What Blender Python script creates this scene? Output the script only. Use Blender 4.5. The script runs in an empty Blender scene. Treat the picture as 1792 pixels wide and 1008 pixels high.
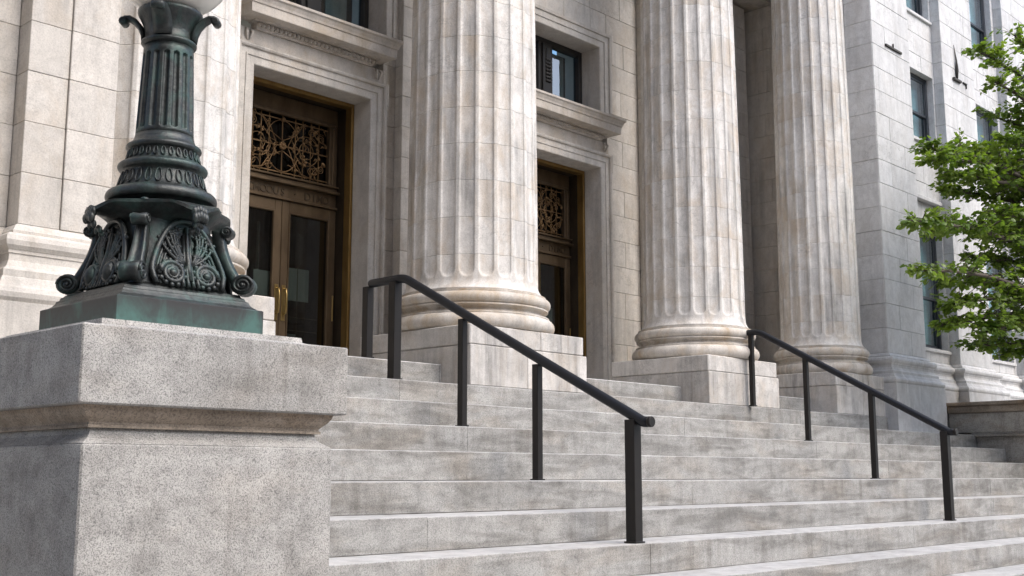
import bpy, math, random
from mathutils import Vector, Matrix, noise
random.seed(7)
S = 1.4                       # metres per layout unit; whole scene and camera scaled up toward real door sizes
SC = bpy.context.scene
COL = SC.collection
PI = math.pi
R = math.radians

# ------------------------------------------------------------------ camera, sky, sun, exposure
cam_d = bpy.data.cameras.new('camera'); cam = bpy.data.objects.new('camera', cam_d); COL.objects.link(cam)
cam.location = (0, 0, 1.526 * S)
cam.rotation_euler = (R(90 + 9.17), 0, R(-46.35))
cam_d.sensor_width = 36.0
cam_d.lens = 2032.0 / 1792.0 * 36.0
cam_d.clip_end = 600
SC.camera = cam

SUN_EL, SUN_AZ = 50.0, 164.0   # azimuth clockwise from +Y: the sun stands in front of the building, to the right
w = bpy.data.worlds.new('World'); SC.world = w; w.use_nodes = True
nt = w.node_tree
sky = nt.nodes.new('ShaderNodeTexSky'); sky.sky_type = 'NISHITA'; sky.sun_disc = False
sky.sun_elevation = R(SUN_EL); sky.sun_rotation = R(SUN_AZ)
sky.air_density = 1.0; sky.dust_density = 2.8; sky.ozone_density = 1.0
bg = nt.nodes['Background']; bg.inputs['Strength'].default_value = 0.15
nt.links.new(sky.outputs[0], bg.inputs[0])

sun_d = bpy.data.lights.new('sun', 'SUN'); sun_d.energy = 0.65; sun_d.angle = R(55); sun_d.color = (1.0, 0.995, 0.94)
sun = bpy.data.objects.new('sun', sun_d); COL.objects.link(sun)
sd = Vector((math.sin(R(SUN_AZ)) * math.cos(R(SUN_EL)), math.cos(R(SUN_AZ)) * math.cos(R(SUN_EL)), math.sin(R(SUN_EL))))
sun.rotation_euler = sd.to_track_quat('Z', 'Y').to_euler()
sun.location = sd * 60

SC.view_settings.view_transform = 'Standard'; SC.view_settings.look = 'None'
SC.view_settings.gamma = 1.0; SC.view_settings.use_curve_mapping = False
SC.view_settings.exposure = 1.40
SC.render.engine = 'CYCLES'
SC.cycles.use_denoising = True
SC.cycles.max_bounces = 6

# ------------------------------------------------------------------ mesh helpers (layout units)
class MB:
    def __init__(s): s.v = []; s.f = []; s.sm = []
    def add(s, vs, fs, smooth=False):
        b = len(s.v); s.v += [tuple(p) for p in vs]
        s.f += [tuple(i + b for i in f) for f in fs]; s.sm += [smooth] * len(fs)
        return s
    def box(s, x0, x1, y0, y1, z0, z1, bev=0.0):
        if bev <= 0:
            vs = [(x, y, z) for z in (z0, z1) for y in (y0, y1) for x in (x0, x1)]
            return s.add(vs, [(0, 2, 3, 1), (4, 5, 7, 6), (0, 1, 5, 4), (2, 6, 7, 3), (0, 4, 6, 2), (1, 3, 7, 5)])
        b = min(bev, (x1 - x0) * .4, (y1 - y0) * .4, (z1 - z0) * .4)
        lo, hi = (x0, y0, z0), (x1, y1, z1)
        vs = []; idx = {}
        for sx in (0, 1):
            for sy in (0, 1):
                for sz in (0, 1):
                    c = [hi[k] if t else lo[k] for k, t in enumerate((sx, sy, sz))]
                    for a in range(3):
                        p = list(c)
                        for k, t in enumerate((sx, sy, sz)):
                            if k != a: p[k] += -b if t else b
                        idx[(sx, sy, sz, a)] = len(vs); vs.append(tuple(p))
        fs = []
        def q(l): fs.append(tuple(l))
        for a in range(3):
            o = [k for k in range(3) if k != a]
            for t in (0, 1):
                ring = []
                for u, v2 in ((0, 0), (1, 0), (1, 1), (0, 1)):
                    k = [0, 0, 0]; k[a] = t; k[o[0]] = u; k[o[1]] = v2
                    ring.append(idx[(k[0], k[1], k[2], a)])
                flip = (t == 1) == (a != 1)
                q(ring if flip else ring[::-1])
        for a in range(3):                       # edges running along axis a
            o = [k for k in range(3) if k != a]
            for u in (0, 1):
                for v2 in (0, 1):
                    k0 = [0, 0, 0]; k0[o[0]] = u; k0[o[1]] = v2; k1 = list(k0); k1[a] = 1
                    q((idx[(*k0, o[0])], idx[(*k1, o[0])], idx[(*k1, o[1])], idx[(*k0, o[1])]))
        for sx in (0, 1):
            for sy in (0, 1):
                for sz in (0, 1):
                    q((idx[(sx, sy, sz, 0)], idx[(sx, sy, sz, 1)], idx[(sx, sy, sz, 2)]))
        return s.add(vs, fs)
    def lathe(s, cx, cy, prof, seg=48, smooth=True, cap=True, mod=None, angs=None):
        vs = []; fs = []
        if angs is None: angs = [2 * PI * k / seg for k in range(seg)]
        seg = len(angs)
        n = len(prof)
        for (z, r) in prof:
            for a in angs:
                rr = r if mod is None else mod(a, z, r)
                vs.append((cx + rr * math.cos(a), cy + rr * math.sin(a), z))
        for i in range(n - 1):
            for k in range(seg):
                k2 = (k + 1) % seg
                fs.append((i * seg + k, i * seg + k2, (i + 1) * seg + k2, (i + 1) * seg + k))
        s.add(vs, fs, smooth)
        if cap:
            b = len(s.v) - len(vs)
            s.f.append(tuple(b + k for k in range(seg))[::-1]); s.sm.append(False)
            s.f.append(tuple(b + (n - 1) * seg + k for k in range(seg))); s.sm.append(False)
        return s
    def tube(s, pts, r, seg=8, cap=True, closed=False):
        pts = [Vector(p) for p in pts]; n = len(pts); vs = []; fs = []
        rs = r if isinstance(r, (list, tuple)) else [r] * n
        up = None
        for i, p in enumerate(pts):
            if closed: t = (pts[(i + 1) % n] - pts[i - 1]).normalized()
            elif i == 0: t = (pts[1] - pts[0]).normalized()
            elif i == n - 1: t = (pts[-1] - pts[-2]).normalized()
            else: t = ((pts[i + 1] - p).normalized() + (p - pts[i - 1]).normalized()).normalized()
            if up is None:
                up = Vector((0, 0, 1)) if abs(t.z) < .9 else Vector((1, 0, 0))
            u = t.cross(up).normalized(); up = u.cross(t).normalized()
            for k in range(seg):
                a = 2 * PI * k / seg
                vs.append(p + (u * math.cos(a) + up * math.sin(a)) * rs[i])
        for i in range(n if closed else n - 1):
            j = (i + 1) % n
            for k in range(seg):
                k2 = (k + 1) % seg
                fs.append((i * seg + k, i * seg + k2, j * seg + k2, j * seg + k))
        b = len(s.v)
        s.add(vs, fs, True)
        if cap and not closed:
            s.f.append(tuple(b + k for k in range(seg))[::-1]); s.sm.append(False)
            s.f.append(tuple(b + (n - 1) * seg + k for k in range(seg))); s.sm.append(False)
        return s
    def ball(s, c, r, seg=12, rings=8, sq=(1, 1, 1)):
        vs = [(c[0], c[1], c[2] + r * sq[2])]; fs = []
        for i in range(1, rings):
            t = PI * i / rings
            for k in range(seg):
                a = 2 * PI * k / seg
                vs.append((c[0] + r * sq[0] * math.sin(t) * math.cos(a), c[1] + r * sq[1] * math.sin(t) * math.sin(a), c[2] + r * sq[2] * math.cos(t)))
        vs.append((c[0], c[1], c[2] - r * sq[2]))
        for k in range(seg):
            k2 = (k + 1) % seg
            fs.append((0, 1 + k, 1 + k2))
            for i in range(rings - 2):
                a = 1 + i * seg
                fs.append((a + k, a + seg + k, a + seg + k2, a + k2))
            a = 1 + (rings - 2) * seg
            fs.append((a + k, len(vs) - 1, a + k2))
        return s.add(vs, fs, True)
    def loft(s, rings, smooth=False, cap=True):
        n = len(rings[0]); vs = [p for r_ in rings for p in r_]; fs = []
        for i in range(len(rings) - 1):
            for k in range(n):
                k2 = (k + 1) % n
                fs.append((i * n + k, i * n + k2, (i + 1) * n + k2, (i + 1) * n + k))
        b = len(s.v)
        s.add(vs, fs, smooth)
        if cap:
            s.f.append(tuple(b + k for k in range(n))[::-1]); s.sm.append(False)
            s.f.append(tuple(b + (len(rings) - 1) * n + k for k in range(n))); s.sm.append(False)
        return s
    def squares(s, cx, cy, prof):
        """square section moulding: prof of (z, half)"""
        return s.loft([[(cx - h, cy - h, z), (cx + h, cy - h, z), (cx + h, cy + h, z), (cx - h, cy + h, z)] for z, h in prof])
    def rects(s, prof):
        """prof of (z, x0, x1, y0, y1)"""
        return s.loft([[(a, c, z), (b, c, z), (b, d, z), (a, d, z)] for z, a, b, c, d in prof])
    def sweep(s, path, prof, closed=False, fn=None, cap=True):
        """path: 2D points; prof: (offset to the right of travel, height). fn maps (u, v, h) to 3D"""
        n = len(path); P = [Vector(p) for p in path]; rings = []
        for i in range(n):
            dirs = []
            if i > 0 or closed: dirs.append((P[i] - P[i - 1]).normalized())
            if i < n - 1 or closed: dirs.append((P[(i + 1) % n] - P[i]).normalized())
            ns = [Vector((d.y, -d.x)) for d in dirs]
            if len(ns) == 2:
                m = ns[0] + ns[1]; m = m / max(.2, m.dot(ns[0]))
            else: m = ns[0]
            rings.append([fn(P[i].x + m.x * o, P[i].y + m.y * o, h) for o, h in prof])
        k = len(prof); vs = [p for r_ in rings for p in r_]; fs = []
        for i in range(n if closed else n - 1):
            j = (i + 1) % n
            for q in range(k - 1):
                fs.append((i * k + q, j * k + q, j * k + q + 1, i * k + q + 1))
        b = len(s.v); s.add(vs, fs)
        if cap and not closed:
            s.f.append(tuple(b + q for q in range(k))); s.sm.append(False)
            s.f.append(tuple(b + (n - 1) * k + q for q in range(k))[::-1]); s.sm.append(False)
        return s

WO = {}
def reg(o, origin, parent):
    WO[o.name] = Vector(origin)
    COL.objects.link(o)
    if parent is not None:
        o.parent = parent; o.location = (Vector(origin) - WO[parent.name]) * S
    else:
        o.location = Vector(origin) * S
    return o
def obj(name, mb, mat, parent=None, origin=None, mesh=None):
    if origin is None:
        xs = [p[0] for p in mb.v]; ys = [p[1] for p in mb.v]; zs = [p[2] for p in mb.v]
        origin = ((min(xs) + max(xs)) / 2, (min(ys) + max(ys)) / 2, min(zs))
    if mesh is None:
        mesh = bpy.data.meshes.new(name)
        ox, oy, oz = origin
        mesh.from_pydata([((x - ox) * S, (y - oy) * S, (z - oz) * S) for x, y, z in mb.v], [], mb.f)
        mesh.polygons.foreach_set('use_smooth', mb.sm)
        mesh.materials.append(mat); mesh.update()
    return reg(bpy.data.objects.new(name, mesh), origin, parent)
def tag(o, label=None, cat=None, group=None, kind=None):
    if label: o['label'] = label
    if cat: o['category'] = cat
    if group: o['group'] = group
    if kind: o['kind'] = kind
    return o
def thing(name, label, cat, loc, group=None):
    o = bpy.data.objects.new(name, None); o.empty_display_size = .2
    reg(o, loc, None)
    return tag(o, label, cat, group, 'thing')
def recalc(o):
    import bmesh
    bm = bmesh.new(); bm.from_mesh(o.data); bmesh.ops.recalc_face_normals(bm, faces=bm.faces); bm.to_mesh(o.data); bm.free()

# ------------------------------------------------------------------ materials
class NT:
    def __init__(s, name):
        s.m = bpy.data.materials.new(name); s.m.use_nodes = True; s.t = s.m.node_tree
        s.b = s.t.nodes['Principled BSDF']
    def n(s, typ, **kw):
        x = s.t.nodes.new(typ)
        for k, v in kw.items():
            if k in x.inputs.keys() if isinstance(k, str) else False: x.inputs[k].default_value = v
            else: setattr(x, k, v)
        return x
    def l(s, a, b): s.t.links.new(a, b)
    def pos(s):
        g = s.n('ShaderNodeNewGeometry'); v = s.n('ShaderNodeVectorMath', operation='SCALE'); v.inputs['Scale'].default_value = 1 / S
        s.l(g.outputs['Position'], v.inputs[0]); return v.outputs[0]
    def mapv(s, v, sc, off=None):
        m = s.n('ShaderNodeVectorMath', operation='MULTIPLY'); m.inputs[1].default_value = sc; s.l(v, m.inputs[0]); o = m.outputs[0]
        if off is not None:
            a = s.n('ShaderNodeVectorMath', operation='ADD'); s.l(o, a.inputs[0]); s.l(off, a.inputs[1]); o = a.outputs[0]
        return o
    def noise(s, v, scale, detail=4, rough=.55, dist=0):
        x = s.n('ShaderNodeTexNoise'); x.inputs['Scale'].default_value = scale; x.inputs['Detail'].default_value = detail
        x.inputs['Roughness'].default_value = rough; x.inputs['Distortion'].default_value = dist
        s.l(v, x.inputs['Vector']); return x.outputs['Fac']
    def ramp(s, f, stops):
        x = s.n('ShaderNodeValToRGB'); e = x.color_ramp.elements
        while len(e) < len(stops): e.new(.5)
        for i, (p, c) in enumerate(stops):
            e[i].position = p
            if not isinstance(c, (tuple, list)): c = (c, c, c)
            e[i].color = (*c, 1)
        s.l(f, x.inputs[0]); return x.outputs[0]
    def mix(s, a, b, f, mode='MIX'):
        x = s.n('ShaderNodeMix', data_type='RGBA', blend_type=mode)
        for val, i in ((f, 0), (a, 6), (b, 7)):
            if hasattr(val, 'node'): s.l(val, x.inputs[i])
            else: x.inputs[i].default_value = (*val, 1) if isinstance(val, (tuple, list)) else val
        return x.outputs[2]
    def math(s, op, a, b=0.0, c=None):
        x = s.n('ShaderNodeMath', operation=op)
        for i, v in enumerate((a, b) if c is None else (a, b, c)):
            if hasattr(v, 'node'): s.l(v, x.inputs[i])
            else: x.inputs[i].default_value = v
        return x.outputs[0]
    def rand(s):
        return s.n('ShaderNodeObjectInfo').outputs['Random']
    def bump(s, h, strength, dist):
        x = s.n('ShaderNodeBump'); x.inputs['Strength'].default_value = strength; x.inputs['Distance'].default_value = dist
        s.l(h, x.inputs['Height']); s.l(x.outputs[0], s.b.inputs['Normal'])

def marble(name, base, vein=(.30, .28, .27), stain=(.42, .33, .23), vary=.10, vein_amt=.55, stain_amt=.35, streak=.35, speck=.07, mottle=.16):
    t = NT(name); p = t.pos(); rnd = t.rand()
    off = t.n('ShaderNodeCombineXYZ'); k = t.math('MULTIPLY', rnd, 23.0)
    for i in range(3): t.l(k, off.inputs[i])
    po = t.mapv(p, (1, 1, 1), off.outputs[0])
    # broad soft clouds and thin wandering veins inside each block
    cl = t.noise(po, 3.2, 6, .6, .6)
    v1 = t.noise(t.mapv(po, (1, 1, .6)), 4.5, 5, .55, 1.6)
    vd = t.math('ABSOLUTE', t.math('SUBTRACT', v1, .5))
    vm = t.ramp(vd, [(0.0, 1.0), (.05, .25), (.13, 0.0)])
    c = t.mix(base, tuple(min(1, b * 1.10) for b in base), t.ramp(cl, [(.35, 0), (.7, 1)]))
    c = t.mix(c, vein, t.math('MULTIPLY', vm, vein_amt * .35))
    mo = t.noise(po, 9.0, 7, .68, .4)
    c = t.mix(c, t.ramp(mo, [(.28, 1 - mottle), (.5, 1.0), (.72, 1 + mottle * .5)]), 1.0, 'MULTIPLY')
    # grey soot patches and streaks running down
    st = t.noise(t.mapv(p, (11, 11, .9)), 1.0, 6, .66)
    sp = t.noise(p, 1.5, 6, .66)
    sm = t.math('MULTIPLY', t.ramp(st, [(.44, 0), (.66, 1)]), t.ramp(sp, [(.40, 0), (.58, 1)]))
    c = t.mix(c, tuple(x * .46 for x in base), t.math('MULTIPLY', sm, streak))
    # warm rusty stains with ragged edges
    s2 = t.noise(t.mapv(p, (4.0, 4.0, 2.0), off.outputs[0]), 1.0, 9, .70, .8)
    c = t.mix(c, stain, t.math('MULTIPLY', t.ramp(s2, [(.47, 0), (.66, 1)]), stain_amt))
    # hairline cracks
    ck = t.math('ABSOLUTE', t.math('SUBTRACT', t.noise(t.mapv(p, (1, 1, 1.3)), 2.3, 8, .62, .3), .5))
    cm = t.math('MULTIPLY', t.ramp(ck, [(0.0, 1.0), (.004, .6), (.009, 0.0)]), t.ramp(t.noise(p, 1.1, 2, .5), [(.5, 0), (.62, 1)]))
    c = t.mix(c, tuple(x * .45 for x in base), t.math('MULTIPLY', cm, .55))
    # crystal speckle
    g = t.noise(p, 130, 2, .6)
    c = t.mix(c, t.ramp(g, [(.3, 1 - speck * 2.4), (.5, 1.0), (.75, 1 + speck)]), 1.0, 'MULTIPLY')
    val = t.math('ADD', t.math('MULTIPLY', rnd, vary * 2), 1 - vary)
    c = t.mix(c, t.n('ShaderNodeCombineColor').outputs[0], 0.0)
    hv = t.n('ShaderNodeHueSaturation'); t.l(c, hv.inputs['Color']); t.l(val, hv.inputs['Value'])
    t.l(hv.outputs[0], t.b.inputs['Base Color'])
    t.b.inputs['Roughness'].default_value = .72
    hgt = t.math('ADD', t.math('MULTIPLY', t.noise(p, 26, 5, .6), 1.0), t.math('MULTIPLY', g, .25))
    t.bump(hgt, .35, .006 * S)
    return t.m

def granite(name, light, dark, amt=.75, vary=.06, stain=.35, brown=.25, scale=95, top_light=0.0, band=2.4):
    t = NT(name); p = t.pos(); rnd = t.rand()
    wob = t.n('ShaderNodeTexNoise'); wob.inputs['Scale'].default_value = 30; t.l(p, wob.inputs['Vector'])
    pw = t.n('ShaderNodeVectorMath', operation='MULTIPLY_ADD'); pw.inputs[1].default_value = (.03, .03, .03)
    t.l(wob.outputs['Color'], pw.inputs[0]); t.l(p, pw.inputs[2])
    a = t.noise(pw.outputs[0], scale, 3, .65); b = t.noise(p, scale * 2.3, 2, .6)
    mask = t.ramp(a, [(.38, 1), (.48, .35), (.56, 0)])
    c = t.mix(light, dark, t.math('MULTIPLY', mask, amt))
    c = t.mix(c, tuple(x * .55 for x in dark), t.math('MULTIPLY', t.ramp(b, [(.26, 1), (.36, 0)]), .8))
    c = t.mix(c, (.62, .59, .56), t.math('MULTIPLY', t.ramp(b, [(.64, 0), (.74, 1)]), .5))
    s1 = t.noise(t.mapv(p, (1.2, 1.2, band)), 1.5, 6, .62, .5)
    c = t.mix(c, (.52, .51, .495), t.math('MULTIPLY', t.ramp(s1, [(.44, 0), (.64, 1)]), stain), 'MULTIPLY')
    s2 = t.noise(t.mapv(p, (1.6, 1.6, 4)), 1.1, 5, .6, .6)
    c = t.mix(c, (.95, .78, .60), t.math('MULTIPLY', t.ramp(s2, [(.5, 0), (.7, 1)]), brown), 'MULTIPLY')
    if top_light:                                     # brighter light on up-facing tops, painted into the colour
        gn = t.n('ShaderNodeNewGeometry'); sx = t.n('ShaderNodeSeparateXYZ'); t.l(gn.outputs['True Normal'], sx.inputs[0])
        c = t.mix(c, (.60, .60, .60), t.math('MULTIPLY', t.ramp(sx.outputs[2], [(.3, 0), (.7, 1)]), top_light))
    bl = t.noise(p, 11, 7, .68, .3)
    c = t.mix(c, t.ramp(bl, [(.28, .70), (.5, 1.0), (.72, 1.16)]), 1.0, 'MULTIPLY')
    dr = t.math('MULTIPLY', t.ramp(t.noise(t.mapv(p, (13, 13, .8)), 1, 6, .66), [(.48, 0), (.68, 1)]), t.ramp(t.noise(p, 2.2, 5, .65), [(.42, 0), (.6, 1)]))
    c = t.mix(c, (.60, .58, .56), t.math('MULTIPLY', dr, .8), 'MULTIPLY')
    hv = t.n('ShaderNodeHueSaturation'); t.l(c, hv.inputs['Color'])
    t.l(t.math('ADD', t.math('MULTIPLY', rnd, vary * 2), 1 - vary), hv.inputs['Value'])
    t.l(hv.outputs[0], t.b.inputs['Base Color'])
    t.b.inputs['Roughness'].default_value = .78
    t.bump(t.math('ADD', a, t.math('MULTIPLY', t.noise(p, 14, 4), .6)), .35, .004 * S)
    return t.m

def plain(name, col, rough=.6, metal=0.0, var=.15, vscale=12, spec=.5):
    t = NT(name); p = t.pos(); t.b.inputs['Specular IOR Level'].default_value = spec
    n = t.noise(p, vscale, 5, .6)
    c = t.mix(tuple(x * (1 - var) for x in col), tuple(min(1, x * (1 + var)) for x in col), n)
    t.l(c, t.b.inputs['Base Color']); t.b.inputs['Roughness'].default_value = rough; t.b.inputs['Metallic'].default_value = metal
    t.bump(t.noise(p, 60, 3), .1, .002 * S)
    return t.m

def bronze_green():
    t = NT('weathered_bronze'); p = t.pos()
    n = t.noise(p, 9, 6, .62, .8); f = t.noise(p, 40, 4, .6)
    st = t.noise(t.mapv(p, (14, 14, 2.2)), 1, 5, .6)
    c = t.mix((.025, .030, .031), (.055, .060, .058), t.ramp(f, [(.35, 0), (.7, 1)]))
    c = t.mix(c, (.055, .145, .125), t.math('MULTIPLY', t.ramp(n, [(.50, 0), (.72, 1)]), .45))
    c = t.mix(c, (.09, .17, .15), t.math('MULTIPLY', t.ramp(st, [(.58, 0), (.76, 1)]), .35))
    t.l(c, t.b.inputs['Base Color']); t.b.inputs['Metallic'].default_value = .4
    t.l(t.ramp(n, [(.3, .28), (.75, .55)]), t.b.inputs['Roughness'])
    t.bump(t.math('ADD', t.math('ADD', f, t.math('MULTIPLY', n, .6)), t.math('MULTIPLY', t.noise(p, 110, 4, .7), .8)), .45, .004 * S)
    return t.m
def verdigris():
    t = NT('verdigris_bronze'); p = t.pos()
    n = t.noise(t.mapv(p, (5, 5, 2)), 1.2, 6, .6, .6); f = t.noise(p, 45, 4, .6)
    sep = t.n('ShaderNodeSeparateXYZ'); t.l(p, sep.inputs[0])
    low = t.ramp(t.math('MULTIPLY', t.math('SUBTRACT', sep.outputs[2], 2.02), 11.0), [(.0, 1), (.35, .45), (.9, 0)])
    m = t.math('ADD', t.math('MULTIPLY', t.ramp(n, [(.52, 0), (.66, 1)]), .7), t.math('MULTIPLY', low, t.ramp(f, [(.3, .25), (.6, .75)])))
    c = t.mix((.036, .036, .036), (.075, .185, .16), t.math('MULTIPLY', t.math('MINIMUM', m, .9), .75))
    t.l(c, t.b.inputs['Base Color']); t.b.inputs['Metallic'].default_value = .15; t.b.inputs['Roughness'].default_value = .5
    t.bump(f, .15, .003 * S)
    return t.m
def brown_bronze(name, a, b, rough=.4, metal=.6):
    t = NT(name); p = t.pos()
    n = t.noise(t.mapv(p, (8, 8, 3)), 1.5, 6, .6); f = t.noise(p, 60, 3, .6)
    c = t.mix(a, b, t.ramp(n, [(.35, 0), (.68, 1)]))
    c = t.mix(c, (.5, .5, .5), t.ramp(f, [(.3, .12), (.6, 0)]), 'MULTIPLY')
    t.l(c, t.b.inputs['Base Color']); t.b.inputs['Metallic'].default_value = metal; t.b.inputs['Roughness'].default_value = rough
    t.bump(f, .08, .002 * S)
    return t.m
def glass(name, tint=(.75, .8, .78), refl=1.0, trans=.75, rough=.015):
    t = NT(name); nt_ = t.t
    out = nt_.nodes['Material Output']
    tr = t.n('ShaderNodeBsdfTransparent'); tr.inputs[0].default_value = (*[x * trans for x in tint], 1)
    gl = t.n('ShaderNodeBsdfGlossy'); gl.inputs['Roughness'].default_value = rough; gl.inputs[0].default_value = (.95, .97, 1, 1)
    fr = t.n('ShaderNodeFresnel'); fr.inputs['IOR'].default_value = 1.5
    wav = t.noise(t.pos(), 2.2, 2, .5); bmp = t.n('ShaderNodeBump'); bmp.inputs['Strength'].default_value = .06; bmp.inputs['Distance'].default_value = .05
    t.l(wav, bmp.inputs['Height']); t.l(bmp.outputs[0], gl.inputs['Normal'])
    f = t.math('MINIMUM', t.math('MULTIPLY_ADD', fr.outputs[0], 1.8 * refl, .02), .95)
    f = t.math('MULTIPLY', f, t.math('SUBTRACT', 1.0, t.n('ShaderNodeNewGeometry').outputs['Backfacing']))
    mx = t.n('ShaderNodeMixShader'); t.l(f, mx.inputs[0]); t.l(tr.outputs[0], mx.inputs[1]); t.l(gl.outputs[0], mx.inputs[2])
    t.l(mx.outputs[0], out.inputs['Surface'])
    nt_.nodes.remove(t.b)
    return t.m

M_FACE = marble('facade_marble', (.55, .52, .475), stain=(.42, .34, .25), stain_amt=.42, streak=.6, vary=.07)
M_COLUMN = marble('column_marble', (.65, .63, .595), stain=(.47, .38, .28), stain_amt=.62, streak=1.0, vary=.03, mottle=.17)
M_BASE = marble('base_marble', (.56, .525, .475), stain=(.40, .29, .17), stain_amt=.75, streak=.9, vary=.04, mottle=.22)
M_WING = marble('wing_marble', (.60, .595, .585), stain=(.46,.42,.37), stain_amt=.25, streak=.45, vary=.05)
M_PLINTH = marble('plinth_marble', (.53, .51, .48), stain_amt=.34, streak=1.0, vary=.08, mottle=.24)
M_MORTAR = plain('mortar', (.33, .29, .245), .9)
M_TRIM = marble('trim_marble', (.50, .46, .41), stain=(.36, .27, .16), stain_amt=.5, streak=.5, vary=.03)
M_PED = granite('pedestal_granite', (.455, .446, .427), (.125, .128, .125), .85, stain=.6, brown=.18, scale=230)
M_STEP = granite('step_granite', (.375, .368, .350), (.13, .137, .133), .66, vary=.07, stain=.85, brown=.32, scale=185, top_light=.45, band=7.0)
M_CHEEK = granite('stained_granite', (.42, .40, .365), (.15, .14, .13), .6, stain=.9, brown=.6, scale=110)
M_NECK = granite('stained_neck_granite', (.38, .32, .255), (.13, .105, .085), .65, stain=.8, brown=.8, scale=125)
M_BRONZE = bronze_green(); M_VERD = verdigris()
M_DOOR = brown_bronze('door_bronze', (.085, .056, .03), (.145, .10, .057), .45, .5)
M_DARKDOOR = brown_bronze('dark_bronze', (.03, .022, .015), (.055, .04, .025), .5, .4)
M_LETTER = brown_bronze('letter_bronze', (.055, .037, .02), (.085, .06, .035), .5, .5)
M_GOLD = brown_bronze('bead_bronze', (.24, .145, .045), (.36, .23, .08), .38, .7)
M_BRASS = brown_bronze('handle_brass', (.42, .29, .10), (.55, .40, .18), .28, .9)
M_GRILLE = brown_bronze('grille_bronze', (.17, .10, .045), (.34, .21, .10), .45, .6)
M_RAIL = plain('rail_paint', (.006, .007, .010), .42, .0, .2, spec=.32)
M_POST = plain('post_paint', (.014, .012, .0105), .48, .0, .25, 25, .3)
M_GLASS = glass('door_glass', trans=.70)
M_TGLASS = glass('transom_glass', trans=.10, refl=.35)
M_WGLASS = glass('window_glass', (.80, .92, .95), 1.5, .92)
M_FRAME = plain('window_frame_paint', (.028, .034, .042), .45)
M_BLACKFRAME = plain('dark_window_frame', (.022, .02, .018), .5)
M_CURTAIN = plain('curtain_cloth', (.66, .76, .76), .9, 0, .2, 5)
M_BLIND = plain('roller_blind', (.20, .225, .21), .9, 0, .15, 5)
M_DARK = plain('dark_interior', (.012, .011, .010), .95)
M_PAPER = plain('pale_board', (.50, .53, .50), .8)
M_IRON = plain('rusty_iron', (.05, .045, .04), .8)

# ------------------------------------------------------------------ ground, stairs
def NY(k): return 4.126 + .298 * k
def NZ(k): return 1.5 + .15 * k
X_L, X_R = 2.60, 12.42
g = MB(); g.add([(-120, -120, 0), (200, -120, 0), (200, 160, 0), (-120, 160, 0)], [(0, 1, 2, 3)])
M_PAVE = granite('pavement', (.33, .32, .30), (.16, .155, .15), .5, stain=.6, brown=.1, scale=40)
tag(obj('ground', g, M_PAVE, None, (0, 0, 0)), kind='structure')

def ashlar(parent, mat, x0, x1, z0, z1, face, depth, course=.25, holes=(), lens=(.45, .75), axis='x', sgn=1, gap=.0014, jitter=.0014, name='stone_block', seed=1, bev=.0025):
    """courses of single blocks; axis 'x': the wall runs along X and faces -Y at y=face; axis 'y': it runs along Y and faces -X at x=face"""
    rng = random.Random(seed); n = max(1, round((z1 - z0) / course)); h = (z1 - z0) / n; cnt = 0
    for i in range(n):
        za, zb = z0 + i * h, z0 + (i + 1) * h
        cuts = sorted({x0, x1} | {q for hh in holes for q in hh[:2] if x0 < q < x1})
        segs = []
        for a, b in zip(cuts, cuts[1:]):
            lo, hi = za, zb; skip = False
            for (ha, hb, hc, hd) in holes:
                if a >= ha - 1e-6 and b <= hb + 1e-6 and hc < zb - 1e-6 and hd > za + 1e-6:
                    if hc <= za + .02 and hd >= zb - .02: skip = True
                    elif hc > za: hi = min(hi, hc)
                    else: lo = max(lo, hd)
            if not skip and hi - lo > .02: segs.append((a, b, lo, hi))
        merged = []
        for sg in segs:
            if merged and abs(merged[-1][1] - sg[0]) < 1e-6 and merged[-1][2:] == sg[2:]: merged[-1] = (merged[-1][0], sg[1], *sg[2:])
            else: merged.append(sg)
        for a, b, lo, hi in merged:
            L = b - a; x = a; first = True
            pos = [a]
            x = a + (rng.uniform(*lens) * (.55 if i % 2 else 1.0))
            while x < b - lens[0] * .45:
                pos.append(x); x += rng.uniform(*lens)
            pos.append(b)
            for p, q in zip(pos, pos[1:]):
                j = rng.uniform(-jitter, jitter)
                m = MB()
                if axis == 'x': m.box(p + gap, q - gap, face + j, face + depth, lo + gap, hi - gap, bev)
                else: m.box(face + j, face + depth, p + gap, q - gap, lo + gap, hi - gap, bev)
                obj(name, m, mat, parent); cnt += 1
    return cnt

def step_stone(x0, x1, y0, y1, z0, z1, rng):
    n = max(3, int((x1 - x0) / .07)); rings = []; ph = rng.uniform(0, 90)
    for i in range(n + 1):
        x = x0 + (x1 - x0) * i / n
        e = .0045 + .0035 * abs(noise.noise((x * 5, ph, 0))) + (.012 * max(0, noise.noise((x * 11, ph, 5)) - .42))
        if i in (0, n): e += .0006
        dz = .0015 * noise.noise((x * 2.1, ph, 9)) - .0015
        dy = .0012 * noise.noise((x * 3.3, ph, 3))
        rings.append([(x, y1, z0), (x, y0 + dy, z0), (x, y0 + dy, z1 + dz - e), (x, y0 + dy + e * .30, z1 + dz - e * .30), (x, y0 + dy + e, z1 + dz), (x, y1, z1)])
    m = MB(); m.loft(rings); return m

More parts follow.
